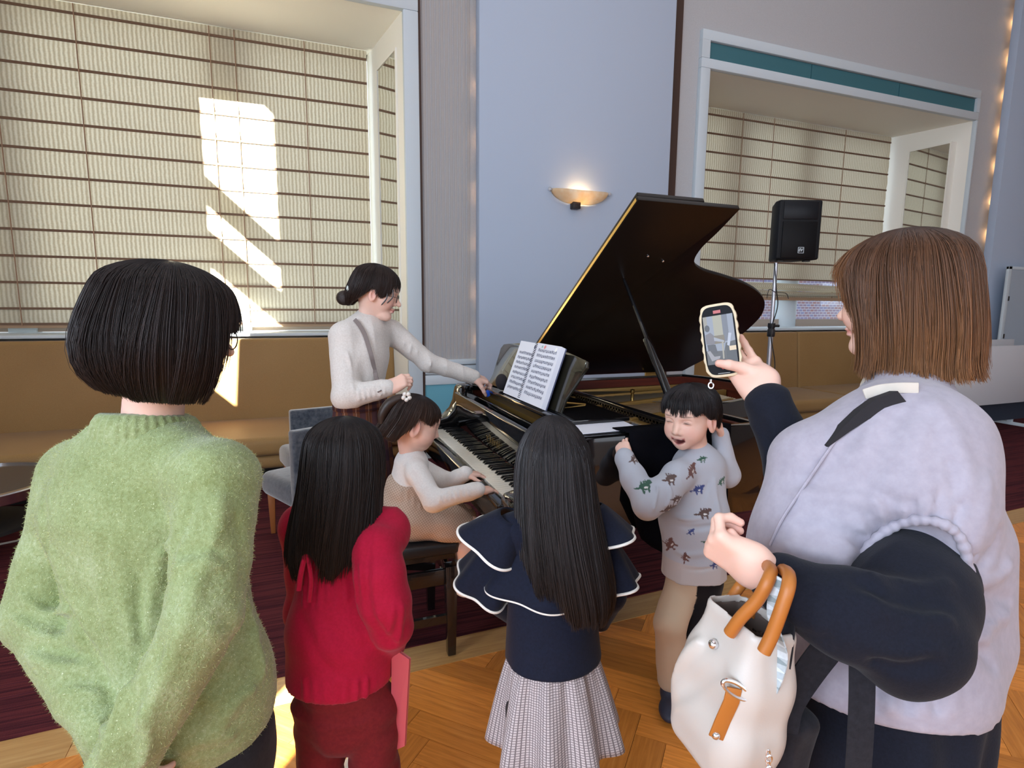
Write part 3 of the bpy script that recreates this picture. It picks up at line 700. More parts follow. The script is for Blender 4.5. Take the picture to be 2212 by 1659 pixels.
# gold iron plate: tail hitch rim, struts, capo bar, pin block cover
pl = MB()
pl.prism([(1.30, PY0 + .08, .885), (1.42, PY0 + .08, .885), (1.46, PY1 - .08, .885), (1.30, PY1 - .08, .885)], (0, 0, .022))
po = [A(p[0], p[1]) for p in poly[2:-1]]
for i in range(len(po) - 1):
    c = A(1.7, 2.5); a, b = po[i], po[i + 1]; a2, b2 = a + nrm(c - a) * .15, b + nrm(c - b) * .15
    pl.hexa([(*a, .865), (*b, .865), (*b2, .865), (*a2, .865), (*a, .885), (*b, .885), (*b2, .885), (*a2, .885)])
pl.build('iron_plate', m_gold, piano)
for (x0, y0, x1, y1) in ((1.42, 1.86, 1.72, 2.14), (1.42, 2.18, 2.30, 2.50), (1.42, 2.52, 2.50, 2.78), (1.42, 2.82, 2.48, 2.92), (1.42, 3.04, 2.44, 3.06)):
    d = nrm(A(x1 - x0, y1 - y0, 0)); s_ = A(-d[1], d[0], 0)
    MB().obox(((x0 + x1) / 2, (y0 + y1) / 2, .912), d * np.hypot(x1 - x0, y1 - y0) / 2, s_ * .014, A(0, 0, .022)).build('plate_strut', m_gold, piano, bevel=.005)
MB().box(1.42, 1.47, PY0 + .10, PY1 - .10, .905, .925).build('capo_bar', m_gold, piano, bevel=.006)
st = MB()
for i in range(64):
    y = PY1 - .14 - i * (1.30 / 63); xe = np.interp(PY1 - y, [.1, .5, .9, 1.2, 1.4], [2.42, 2.38, 2.1, 1.72, 1.66]) ; ys = y + (.0 if i > 18 else -.20 * (xe - 1.45))
    st.tube([(1.31, y, .928), (1.45, y, .923), (xe, ys if i <= 18 else y + .06, .90 if i > 18 else .915)], .0016 if i > 18 else .0026, 4, cap=False)
o = st.build('strings', m_string, piano, fix=False); o['kind'] = 'stuff'
pn = MB()
for i in range(80):
    for j in range(2): pn.box(1.10 + .05 * j + .012 * (i % 3), 1.105 + .05 * j + .012 * (i % 3), PY1 - .14 - i * .0162, PY1 - .135 - i * .0162, .925, .950)
o = pn.build('tuning_pins', m_brass, piano, fix=False); o['kind'] = 'stuff'
MB().box(1.02, 1.30, PY0 + .08, PY1 - .08, .90, .925).build('pin_block', m_gold, piano)
MB().box(1.47, 1.50, PY0 + .16, PY1 - .2, .93, .965).build('damper_rail', m_lac, piano, bevel=.006)
for k in range(40):
    MB().box(1.47, 1.50, PY1 - .22 - k * .026, PY1 - .235 - k * .026, .925, .945).build('damper', m_ebony, piano)
for (x, y) in ((1.56, 2.0), (1.72, 2.62)):
    MB().lathe((x, y, .885), [(.0, 0), (.018, 0), (.014, .02), (.009, .035), (.009, .085), (.013, .09), (.013, .105), (0, .11)], 14).build('plate_post', m_brass, piano, smooth=True)
for k in range(14):
    MB().tube([(1.28 + .012 * k, 1.84 + .01 * (k % 3), .93), (1.275 + .012 * k, 1.842 + .01 * (k % 3), .975 + .006 * (k % 2))], .0028, 6).build('agraffe', m_chrome, piano)
# arms (cheeks) with scroll
for y0 in (PY0, PY1 - .115):
    prof = [(.66, ZB), (.66, .765), (.672, .785), (.70, .792), (.755, .796), (.80, .812), (.835, .845), (.855, .89), (.862, .93), (.87, .965), (.885, ZT), (.95, ZT), (.95, ZB)]
    MB().prism([(a, y0, b) for a, b in prof], (0, .115, 0)).build('arm', m_lac, piano, bevel=.006)
# keybed, key slip, fallboard, music shelf
MB().box(.672, 1.0, PY0 + .11, PY1 - .11, ZB - .02, .70).build('keybed', m_lac, piano, bevel=.004)
MB().box(.650, .694, PY0 + .115, PY1 - .115, .655, .742).build('key_slip', m_lac, piano, bevel=.008, seg=3)
MB().box(.8625, .8655, PY0 + .125, PY1 - .125, .742, .748).build('felt_strip', m_felt, piano)
fb = MB().hexa([(.866, PY0 + .118, .745), (.890, PY0 + .118, .745), (.890, PY1 - .118, .745), (.866, PY1 - .118, .745),
           (.838, PY0 + .118, .948), (.862, PY0 + .118, .955), (.862, PY1 - .118, .955), (.838, PY1 - .118, .948)]).build('fallboard', m_lac, piano, bevel=.006, seg=3)
MB().box(.905, .918, PY0 + .14, PY1 - .14, .90, .955).build('front_rail', m_lac, piano, bevel=.003)
MB().box(.94, 1.24, PY0 + .20, PY1 - .12, .990, 1.008).build('music_shelf', m_lac, piano, bevel=.004)
MB().box(.93, 1.25, PY0 + .045, PY0 + .20, .955, .985).build('side_ledge', m_lac, piano, bevel=.004)
MB().box(.93, 1.25, PY1 - .12, PY1 - .045, .955, .985).build('side_ledge', m_lac, piano, bevel=.004)
tc = bpy.data.curves.new('brand_lettering', 'FONT'); tc.body = 'KAWAI'; tc.size = .052; tc.align_x = 'CENTER'; tc.align_y = 'CENTER'; tc.extrude = .0006; tc.space_character = 1.15
to = bpy.data.objects.new('brand_lettering', tc); C.objects.link(to); tc.materials.append(m_brass); to.parent = piano
tilt = math.atan2(.028, .203)
ex, ez_ = A(0, -1, 0), nrm(A(-.028, 0, .203)); ey = ez_; en = np.cross(ex, ey)
to.matrix_local = Matrix(((ex[0], ey[0], en[0], .8565 - 1.5 - .004), (ex[1], ey[1], en[1], 2.45 - 2.45), (ex[2], ey[2], en[2], .80 - .006), (0, 0, 0, 1)))
bpy.context.view_layer.update()
_me = bpy.data.meshes.new_from_object(to.evaluated_get(bpy.context.evaluated_depsgraph_get()))
_ml = to.matrix_local.copy(); bpy.data.objects.remove(to); to = bpy.data.objects.new('brand_lettering', _me); C.objects.link(to); to.parent = piano; to.matrix_local = _ml
# keys
kw = 1.23 / 52; yk = 3.065; me_w = me_b = None
for i in range(52):
    y = yk - kw * (i + .5)
    if me_w is None:
        o = MB().box(-.075, .085, -kw / 2 + .0006, kw / 2 - .0006, -.02, 0).build('white_key', m_ivory, piano, bevel=.0015, seg=1); me_w = o.data
        me_w.transform(Matrix.Translation(Vector(ORG[piano])))
    else:
        o = bpy.data.objects.new('white_key', me_w); C.objects.link(o); o.parent = piano
    o.location = Vector((.775, y, .745)) - Vector(ORG[piano])
    if i < 51 and 'ABCDEFG'[i % 7] in 'ACDFG':
        if me_b is None:
            q = MB().hexa([(-.048, -.0055, 0), (.05, -.0055, 0), (.05, .0055, 0), (-.048, .0055, 0), (-.040, -.0045, .012), (.05, -.0045, .012), (.05, .0045, .012), (-.040, .0045, .012)]).build('black_key', m_ebony, piano, bevel=.001, seg=1); me_b = q.data
            me_b.transform(Matrix.Translation(Vector(ORG[piano])))
        else:
            q = bpy.data.objects.new('black_key', me_b); C.objects.link(q); q.parent = piano
        q.location = Vector((.81, y - kw / 2, .7445)) - Vector(ORG[piano])
for y0 in (PY0 + .116, 3.067): MB().box(.69, .862, y0, y0 + .018, .70, .775).build('key_block', m_lac, piano)
# music desk
def desk_pt(y, s_): return A(1.0 + .105 * s_, y, 1.010 + .222 * s_)
yl, yr = 2.99, 2.02
outl = []
for (yy, ss) in ((yr + .03, 0), (yr + .035, .25), (yr + .01, .5), (yr - .005, .72), (yr - .02, .86), (yr + .0, .97), (yr + .06, 1.0), (yr + .2, 1.06), ((yl + yr) / 2, 1.10), (yl - .2, 1.06), (yl - .06, 1.0), (yl + .0, .97), (yl + .02, .86), (yl + .005, .72), (yl - .01, .5), (yl - .035, .25), (yl - .03, 0)): outl.append(desk_pt(yy, ss))
nd = nrm(np.cross(A(0, 1, 0), desk_pt(2, 1) - desk_pt(2, 0)))
MB().prism(outl, nd * .016).build('music_desk', lacquer('desk_lacquer', (.02, .018, .012), .1), piano, bevel=.003)
MB().tube([desk_pt(2.2, .1) + A(.015, 0, 0), (1.2, 2.2, 1.009)], .006, 8).build('desk_support', m_brass, piano)
MB().tube([desk_pt(2.8, .1) + A(.015, 0, 0), (1.2, 2.8, 1.009)], .006, 8).build('desk_support', m_brass, piano)
# lid, folded front flap, hinges, prop
TH = math.radians(34); uL = A(0, -math.cos(TH), math.sin(TH)); nL = A(0, math.sin(TH), math.cos(TH)); hin = A(0, PY1, 1.0)
LX0 = 1.265
lidpoly = [hin + A(LX0, 0, 0), hin + A(LX0, 0, 0) + uL * 1.525] + [hin + A(c[0] + .015, 0, 0) + uL * (c[1] + .022) for c in curve[:-1]] + [hin + A(2.50, 0, 0)]
lid = MB().prism(lidpoly, nL * .022).build('lid', m_lacb, piano, bevel=.003)
fp = [hin + A(LX0 + .01, 0, 0) + nL * .026 + uL * .02, hin + A(LX0 + .01, 0, 0) + nL * .026 + uL * 1.52, hin + A(LX0 + .33, 0, 0) + nL * .026 + uL * 1.52, hin + A(LX0 + .33, 0, 0) + nL * .026 + uL * .02]
MB().prism(fp, nL * .02).build('lid_front_flap', m_lacb, lid, bevel=.003)
MB().prism([hin + A(LX0 - .003, 0, 0) + uL * .02 + nL * .004, hin + A(LX0 - .003, 0, 0) + uL * 1.515 + nL * .004, hin + A(LX0 - .001, 0, 0) + uL * 1.515 + nL * .004, hin + A(LX0 - .001, 0, 0) + uL * .02 + nL * .004], nL * .014).build('edge_glint', m_brass, lid)  # brass strip put in for the golden light along the lid edge
for x in (1.5, 2.2): MB().box(x, x + .09, PY1 - .002, PY1 + .012, .93, 1.01).build('hinge', m_brass, piano)
for (x_, w_) in ((1.50, 1.20), (1.60, 1.17)): MB().sphere(hin + A(x_, 0, 0) + uL * w_ - nL * .004, .006, 8, 6).build('lid_bumper', m_chrome, lid)
p_top = hin + A(1.475, 0, 0) + uL * 1.02; p_bot = A(1.42, PY0 + .10, .96)
dv = p_top - p_bot; mid = p_bot + dv * .52
MB().tube([p_bot + dv * .45, p_top - nL * .004], [.011, .008], 10).build('prop_upper', m_lac, piano, smooth=True)
wd_ = nrm(np.cross(dv, A(.3, -1, 0)))
MB().ribbon([p_bot, p_bot + dv * .5, mid + dv * .04], wd_, .042, .022).build('prop_stick', m_lac, piano, bevel=.004)
MB().lathe(p_bot - A(0, 0, .03), [(0, 0), (.02, 0), (.02, .03), (0, .04)], 12).build('prop_socket', m_brass, piano, smooth=True)
# legs and pedal lyre
for (x, y) in ((1.02, PY0 + .16), (1.02, PY1 - .16), (2.30, PY1 - .32)):
    MB().box(x - .062, x + .062, y - .062, y + .062, .44, ZB + .02).build('leg_block', m_lac, piano, bevel=.01)
    lg_ = MB(); lg_.hexa([(x + a * .036, y + b * .036, .10) for a, b in ((-1, -1), (1, -1), (1, 1), (-1, 1))] + [(x + a * .055, y + b * .055, .46) for a, b in ((-1, -1), (1, -1), (1, 1), (-1, 1))]); o = lg_.build('leg', m_lac, piano, bevel=.008)
    MB().lathe((x, y, .006), [(0, 0), (.045, 0), (.045, .02), (.02, .03), (.02, .1), (0, .1)], 14).build('castor', m_brass, piano, smooth=True)
for y in (2.36, 2.54): MB().box(1.12, 1.15, y - .016, y + .016, .16, ZB).build('lyre_post', m_lac, piano, bevel=.005)
MB().box(1.04, 1.20, 2.28, 2.62, .07, .17).build('lyre_box', m_lac, piano, bevel=.012)
for y in (2.38, 2.45, 2.52): MB().box(.92, 1.06, y - .012, y + .012, .085, .10).build('pedal', m_brass, piano, bevel=.005)
# black cloth hanging over the curved side
m_cloth = mat('black_cloth', (.004, .004, .006), .95, spec=.05)
NTc = NT(m_cloth); NTc.bump(NTc.noise(NTc.coord(), 60, 3), .5, .004)
pts = [A(1.10 + .035 * i, PY0) for i in range(14)]; vs = []; fs = []; nz = 16
for i, q in enumerate(pts):
    t_ = nrm(pts[min(i + 1, len(pts) - 1)] - pts[max(i - 1, 0)]); n_ = A(t_[1], -t_[0])
    for k in range(nz):
        s_ = k / (nz - 1)
        if k == 0: vs.append((*(q - n_ * .10), ZT + .004))
        else:
            w = .012 + .05 * s_ * (.5 + .5 * math.sin(i * 1.3 + s_ * 2)); vs.append((*(q + n_ * w), ZT + .012 - (s_ - .066) * ((.50 if i > 4 else .30 + .05 * i) + .035 * math.sin(i * .9))))
for i in range(len(pts) - 1):
    for k in range(nz - 1): fs.append((i * nz + k, i * nz + k + 1, (i + 1) * nz + k + 1, (i + 1) * nz + k))
o = mesh_obj('piano_cover', vs, fs, m_cloth, smooth=True, base=(1.4, 1.69, .5)); tag(o, 'black cloth cover hanging over the curved side of the piano', 'cloth')
sm = o.modifiers.new('s', 'SOLIDIFY'); sm.thickness = .006; sm.offset = 1

# ------------------------------------------------------------------ things on the piano
m_paper = mat('paper', srgb(232, 234, 244), .6); m_ink = mat('ink', srgb(120, 122, 140), .8); m_wire = mat('spiral_wire', srgb(70, 70, 84), .4, .5)
def bk(s_, q, off=0):                              # point on the book: s_ across (0 bass .. 1 treble), q up
    a = A(.958, 2.605, 1.014) * (1 - s_) + A(.958, 2.115, 1.014) * s_
    upv = A(.118, .06, .252)
    return a + upv * q + nb * off
nb = nrm(np.cross(A(0, -1, 0), A(.118, .06, .252)))
if nb[0] > 0: nb = -nb
bt = thing('music_book', 'open spiral bound music book on the piano desk', 'book', (.98, 2.36, 1.012))
MB().prism([bk(0, 0, 0), bk(.47, 0, 0), bk(.47, 1, 0), bk(0, 1, 0)], -nb * .006).build('left_page', m_paper, bt)
MB().prism([bk(.49, 0, .012), bk(1, 0, .012), bk(1, 1, .012), bk(.49, 1, .012)], -nb * .022).build('right_page_block', m_paper, bt)
MB().prism([bk(.0, 0, -.012), bk(1.0, 0, -.012), bk(1.0, 1, -.012), bk(0, 1, -.012)], -nb * .004).build('cover', mat('book_cover', srgb(86, 92, 124), .5), bt)
for k in range(34):
    q = .03 + .94 * k / 33
    MB().tube([bk(.455, q, .002), bk(.47, q, .014), bk(.49, q, .022), bk(.505, q, .014)], .0016, 5).build('spiral_ring', m_wire, bt)
for col, (sa, sb, off) in enumerate(((.06, .42, .0006), (.55, .95, .0126))):
    for r in range(9):
        q = .90 - r * .092
        if col == 0 and r == 0: continue
        for l_ in range(5):
            qq = q - l_ * .0095
            MB().obox((bk(sa, qq, off) + bk(sb, qq, off)) / 2, (bk(sb, qq, off) - bk(sa, qq, off)) / 2, nrm(bk(0, 1) - bk(0, 0)) * .0005, nb * .0003).build('staff_line', m_ink, bt)
        rr = random.Random(r * 7 + col)
        for k in range(11):
            s_ = sa + (sb - sa) * (k + .5) / 11; qq = q - rr.random() * .04
            MB().obox(bk(s_, qq, off), nrm(A(0, -1, 0)) * .0025, nrm(bk(0, 1) - bk(0, 0)) * (.002 + .004 * rr.random()), nb * .0004).build('note', m_ink, bt)
for s_, q, c, r in ((.68, .945, (236, 150, 150), .009), (.62, .945, (150, 190, 180), .006), (.92, .93, (252, 252, 250), .010), (.40, .93, (90, 92, 120), .008)):
    MB().lathe(bk(s_, q, .0128 if s_ > .5 else .0008), [(0, 0), (r, 0), (r, .0008), (0, .0008)], 14, ax=nb).build('sticker', mat('sticker', srgb(*c), .5), bt)
sh = MB().prism([(.945, 1.76, ZT + .003), (1.20, 1.765, ZT + .003), (1.215, 1.905, ZT + .003), (.95, 1.90, ZT + .003)], (0, 0, .0025)).build('paper_sheet', m_paper, base=(1.07, 1.83, ZT))
tag(sh, 'white sheet of paper lying on the piano side ledge', 'paper')
tag(MB().box(.70, .77, PY1 - .105, PY1 - .03, .800, .806).build('memo_card', mat('pink_card', srgb(240, 214, 214), .6), base=(.73, PY1 - .07, .80), bevel=.001), 'small pale card on the bass end of the keyboard', 'card')
tag(MB().sphere((.985, 2.70, 1.053), (.03, .045, .042), 18, 12).build('felt_pouch', mat('dark_felt', srgb(34, 30, 34), .95), smooth=True, base=(.985, 2.70, 1.01)), 'small dark felt pouch beside the music book', 'pouch')
# ------------------------------------------------------------------ piano bench
m_bench = lacquer('bench_black', (.010, .008, .008), .25)
m_vinyl = mat('bench_vinyl', (.014, .014, .016), .42)
bn = thing('piano_bench', 'black padded piano bench with stretchers', 'bench', (.36, 2.3, .006))
BX0, BX1, BY0, BY1 = .12, .585, 2.085, 2.52
MB().box(BX0, BX1, BY0, BY1, .452, .505).build('seat_pad', m_vinyl, bn, bevel=.016, seg=3)
MB().box(BX0 + .015, BX1 - .015, BY0 + .015, BY1 - .015, .432, .453).build('seat_board', m_bench, bn)
for (x0, x1, y0, y1) in ((BX0 + .03, BX1 - .03, BY0 + .02, BY0 + .04), (BX0 + .03, BX1 - .03, BY1 - .04, BY1 - .02), (BX0 + .02, BX0 + .04, BY0 + .03, BY1 - .03), (BX1 - .04, BX1 - .02, BY0 + .03, BY1 - .03)):
    MB().box(x0, x1, y0, y1, .32, .385).build('apron', m_bench, bn, bevel=.003)
for (x, y) in ((BX0 + .03, BY0 + .03), (BX1 - .03, BY0 + .03), (BX0 + .03, BY1 - .03), (BX1 - .03, BY1 - .03)):
    s_ = MB(); s_.hexa([(x + a * .017, y + b * .017, .006 if y > 2.3 else .006) for a, b in ((-1, -1), (1, -1), (1, 1), (-1, 1))] + [(x + a * .025, y + b * .025, .40) for a, b in ((-1, -1), (1, -1), (1, 1), (-1, 1))]); s_.build('leg', m_bench, bn, bevel=.003)
for y in (BY0 + .03, BY1 - .03): MB().box(BX0 + .03, BX1 - .03, y - .009, y + .009, .15, .185).build('stretcher', m_bench, bn)
for y in (BY0 + .09, BY1 - .09):
    MB().obox(((BX0 + BX1) / 2, y, .40), (.15, 0, .032), (0, .008, 0), (-.003, 0, .014)).build('lift_bar', m_bench, bn)
    MB().obox(((BX0 + BX1) / 2, y, .40), (.15, 0, -.032), (0, .008, 0), (.003, 0, .014)).build('lift_bar', m_bench, bn)
for y in (BY0, BY1): MB().lathe((BX0 + .1, y, .352), [(0, -.03), (.02, -.03), (.02, .03), (0, .03)], 12, ax=(0, 1, 0)).build('knob', m_bench, bn, smooth=True)

# ------------------------------------------------------------------ sculpting: smooth signed distance volumes meshed with surface nets
def vnoise(P, s, seed=0):
    Q = P * s + seed * 17.13; I = np.floor(Q).astype(np.int64); f = Q - I; f = f * f * (3 - 2 * f)
    def hsh(a, b, c):
        n = (a * 73856093) ^ (b * 19349663) ^ (c * 83492791); n = (n ^ (n >> 13)) * 1274126177; return ((n & 0xffff) / 32768.0 - 1.0)
    r = 0
    for dx in (0, 1):
        for dy in (0, 1):
            for dz in (0, 1):
                w = (f[..., 0] if dx else 1 - f[..., 0]) * (f[..., 1] if dy else 1 - f[..., 1]) * (f[..., 2] if dz else 1 - f[..., 2])
                r = r + w * hsh(I[..., 0] + dx, I[..., 1] + dy, I[..., 2] + dz)
    return r
def segdist(P, a, b):
    ab = b - a; t = np.clip(((P - a) @ ab) / (ab @ ab + 1e-12), 0, 1); return np.linalg.norm(P - a - t[..., None] * ab, axis=-1)
def crease(P, a, b, w, amp):                       # positive amp raises a ridge along a-b
    d = segdist(P, np.asarray(a), np.asarray(b)); return -amp * np.exp(-(d / w) ** 2)
def ridged(P, s, seed=0): return (1 - np.abs(vnoise(P, s, seed))) ** 3
def surf(V, u, v, rad=9, off=.004):                 # front-most point of a mesh near a viewing direction
    c = (V - A(0, 0, CAMH)) @ RW; m = np.hypot(CXP + FPX * c[:, 0] / c[:, 2] - u, CYP + FPX * c[:, 1] / c[:, 2] - v) < rad
    if not m.any(): m = np.hypot(CXP + FPX * c[:, 0] / c[:, 2] - u, CYP + FPX * c[:, 1] / c[:, 2] - v) < rad * 4
    return W(u, v, c[m, 2].min() - off)
class Sculpt:
    def __init__(s, vx): s.vx = vx; s.p = []; s.dm = []
    def _add(s, fn, lo, hi, k, op): s.p.append((fn, np.asarray(lo, float), np.asarray(hi, float), k, op)); return s
    def cone(s, a, b, ra, rb, k=.02, op='+', flat=None):
        a = np.asarray(a, float); b = np.asarray(b, float); R = max(ra, rb); m = R * max(1, flat[1] if flat else 1)
        if flat: ax = nrm(flat[0]); sc_ = flat[1]
        def fn(P):
            Pq, a_, b_ = P, a, b
            if flat:
                g = (1 / sc_ - 1)
                Pq = P + ((P - a) @ ax)[..., None] * ax * g; b_ = b + ((b - a) @ ax) * ax * g
            ab = b_ - a_; t = np.clip(((Pq - a_) @ ab) / (ab @ ab + 1e-12), 0, 1)
            return np.linalg.norm(Pq - a_ - t[..., None] * ab, axis=-1) - (ra + (rb - ra) * t)
        return s._add(fn, np.minimum(a, b) - m, np.maximum(a, b) + m, k, op)
    def path(s, pts, rs, k=.02, flat=None, op='+'):
        for i in range(len(pts) - 1): s.cone(pts[i], pts[i + 1], rs[i], rs[i + 1], k, op, flat)
        return s
    def ell(s, c, r, R=None, k=.02, op='+'):
        c = np.asarray(c, float); r = np.asarray(r if hasattr(r, '__len__') else (r, r, r), float); R = np.eye(3) if R is None else np.asarray(R)
        def fn(P):
            q = (P - c) @ R.T; k0 = np.linalg.norm(q / r, axis=-1); k1 = np.linalg.norm(q / (r * r), axis=-1) + 1e-9
            return k0 * (k0 - 1) / k1
        m = r.max(); return s._add(fn, c - m, c + m, k, op)
    def box(s, c, R, hs, rd=.005, k=.01, op='+'):
        c = np.asarray(c, float); R = np.asarray(R); hs = np.asarray(hs, float) - rd
        def fn(P):
            q = np.abs((P - c) @ R.T) - hs; return np.linalg.norm(np.maximum(q, 0), axis=-1) + np.minimum(q.max(-1), 0) - rd
        m = np.linalg.norm(hs) + rd; return s._add(fn, c - m, c + m, k, op)
    def plane_cut(s, p, n):                        # remove everything on the side n points to
        p = np.asarray(p, float); n = nrm(n); s.dm.append(('cut', lambda P: (P - p) @ n)); return s
    def disp(s, f): s.dm.append(('d', f)); return s
    def mesh(s):
        vx = s.vx; lo = np.min([p[1] for p in s.p if p[4] == '+'], 0) - 3 * vx - .012; hi = np.max([p[2] for p in s.p if p[4] == '+'], 0) + 3 * vx + .012
        n = np.ceil((hi - lo) / vx).astype(int) + 1
        F = np.full(n, .06, np.float32); axs = [lo[i] + vx * np.arange(n[i]) for i in range(3)]
        def grid(i0, i1): return np.stack(np.meshgrid(*[axs[i][i0[i]:i1[i]] for i in range(3)], indexing='ij'), -1)
        for fn, a, b, k, op in s.p:
            e = k + 4 * vx + .012
            i0 = np.maximum(((a - e - lo) / vx).astype(int), 0); i1 = np.minimum(((b + e - lo) / vx).astype(int) + 2, n)
            if (i1 <= i0).any(): continue
            sl = tuple(slice(i0[i], i1[i]) for i in range(3)); d = fn(grid(i0, i1)); f0 = F[sl]
            if op == '+':
                h = np.maximum(k - np.abs(f0 - d), 0) / max(k, 1e-6); F[sl] = np.minimum(f0, d) - h * h * k * .25
            else:
                d = -d; h = np.maximum(k - np.abs(f0 - d), 0) / max(k, 1e-6); F[sl] = np.maximum(f0, d) + h * h * k * .25
        if s.dm:
            for kind, f in s.dm:
                if kind == 'd':
                    I = np.nonzero(np.abs(F) < .035); P = np.stack([axs[i][I[i]] for i in range(3)], -1); F[I] += f(P).astype(np.float32)
                else:
                    I = np.nonzero(F < .04); P = np.stack([axs[i][I[i]] for i in range(3)], -1); F[I] = np.maximum(F[I], f(P)).astype(np.float32)
        F[0] = F[-1] = .05; F[:, 0] = F[:, -1] = .05; F[:, :, 0] = F[:, :, -1] = .05
        S = F < 0
        cs = np.zeros(n - 1, np.int8)
        for dx in (0, 1):
            for dy in (0, 1):
                for dz in (0, 1): cs += S[dx:n[0] - 1 + dx, dy:n[1] - 1 + dy, dz:n[2] - 1 + dz]
        act = (cs > 0) & (cs < 8); I = np.argwhere(act); idx = np.full(n - 1, -1, np.int64); idx[act] = np.arange(len(I))
        acc = np.zeros((len(I), 3)); cnt = np.zeros(len(I))
        cor = [np.array(c) for c in ((0, 0, 0), (1, 0, 0), (0, 1, 0), (1, 1, 0), (0, 0, 1), (1, 0, 1), (0, 1, 1), (1, 1, 1))]
        fv = [F[tuple((I + c).T)] for c in cor]
        for a, b in ((0, 1), (2, 3), (4, 5), (6, 7), (0, 2), (1, 3), (4, 6), (5, 7), (0, 4), (1, 5), (2, 6), (3, 7)):
            x = (fv[a] < 0) != (fv[b] < 0); t = np.where(x, fv[a] / (fv[a] - fv[b] + 1e-12), 0)
            acc[x] += (cor[a] + t[:, None] * (cor[b] - cor[a]))[x]; cnt[x] += 1
        V = lo + vx * (I + acc / cnt[:, None]); Q = []
        for ax in range(3):
            o1, o2 = [(1, 2), (2, 0), (0, 1)][ax]
            sl0 = [slice(None)] * 3; sl1 = [slice(None)] * 3; sl0[ax] = slice(0, -1); sl1[ax] = slice(1, None)
            ch = S[tuple(sl0)] != S[tuple(sl1)]; E = np.argwhere(ch); E = E[(E[:, o1] > 0) & (E[:, o2] > 0)]
            E = E[(E[:, o1] < n[o1] - 1) & (E[:, o2] < n[o2] - 1)]
            fl = S[tuple(E.T)]
            d1 = np.zeros(3, int); d1[o1] = 1; d2 = np.zeros(3, int); d2[o2] = 1
            q = np.stack([idx[tuple((E - d1 - d2).T)], idx[tuple((E - d2).T)], idx[tuple(E.T)], idx[tuple((E - d1).T)]], 1)
            q[~fl] = q[~fl][:, ::-1]; Q.append(q)
        return V, np.concatenate(Q).astype(np.int32)
def folds(S, segs, f=2.0):
    """ridges (+) and valleys (-) drawn on the outer surface: ([(u, v), ...], width, height)"""
    S0 = Sculpt(S.vx * f); S0.p = S.p; S0.dm = [d for d in S.dm if d[0] == 'cut']; V0, _ = S0.mesh(); lines = []
    for pts, w, am in segs:
        pp_ = catmull([A(a, b, 0) for a, b in pts], 3) if len(pts) > 2 else [A(*pts[0], 0) * (1 - t) + A(*pts[1], 0) * t for t in (0, .33, .67, 1)]
        lines.append(([surf(V0, q[0], q[1], 15, 0) for q in pp_], w, am))
    def fn(P):
        d = np.zeros(len(P))
        for L, w, am in lines:
            lo = np.min(L, 0) - 3 * w; hi = np.max(L, 0) + 3 * w; m = ((P > lo) & (P < hi)).all(1)
            if not m.any(): continue
            Q = P[m]; dm = np.min([segdist(Q, L[i], L[i + 1]) for i in range(len(L) - 1)], 0)
            te = np.linalg.norm(Q - (L[0] + L[-1]) / 2, axis=1) / (np.linalg.norm(L[0] - L[-1]) * .55 + w); tp = np.clip(1.25 - te ** 3, .15, 1)
            d[m] -= am * tp * np.exp(-(dm / w) ** 2)
        return d
    S.disp(fn); return S
def merge(parts):
    V = []; Fs = []; Cs = []; n = 0
    for v, f, c in parts:
        V.append(v); Fs.append(f + n); Cs.append(np.broadcast_to(np.asarray(c, float), (len(v), 3))); n += len(v)
    return np.concatenate(V), np.concatenate(Fs), np.concatenate(Cs)

class Frame:                                       # head or torso frame: x forward, y left, z up
    def __init__(s, c, f, u=(0, 0, 1)):
        s.c = np.asarray(c, float); s.f = nrm(f); u = np.asarray(u, float); s.u = nrm(u - s.f * (u @ s.f)); s.l = np.cross(s.u, s.f); s.R = np.stack([s.f, s.l, s.u])
    def p(s, x, y, z): return s.c + s.f * x + s.l * y + s.u * z
    def loc(s, P): return (P - s.c) @ s.R.T

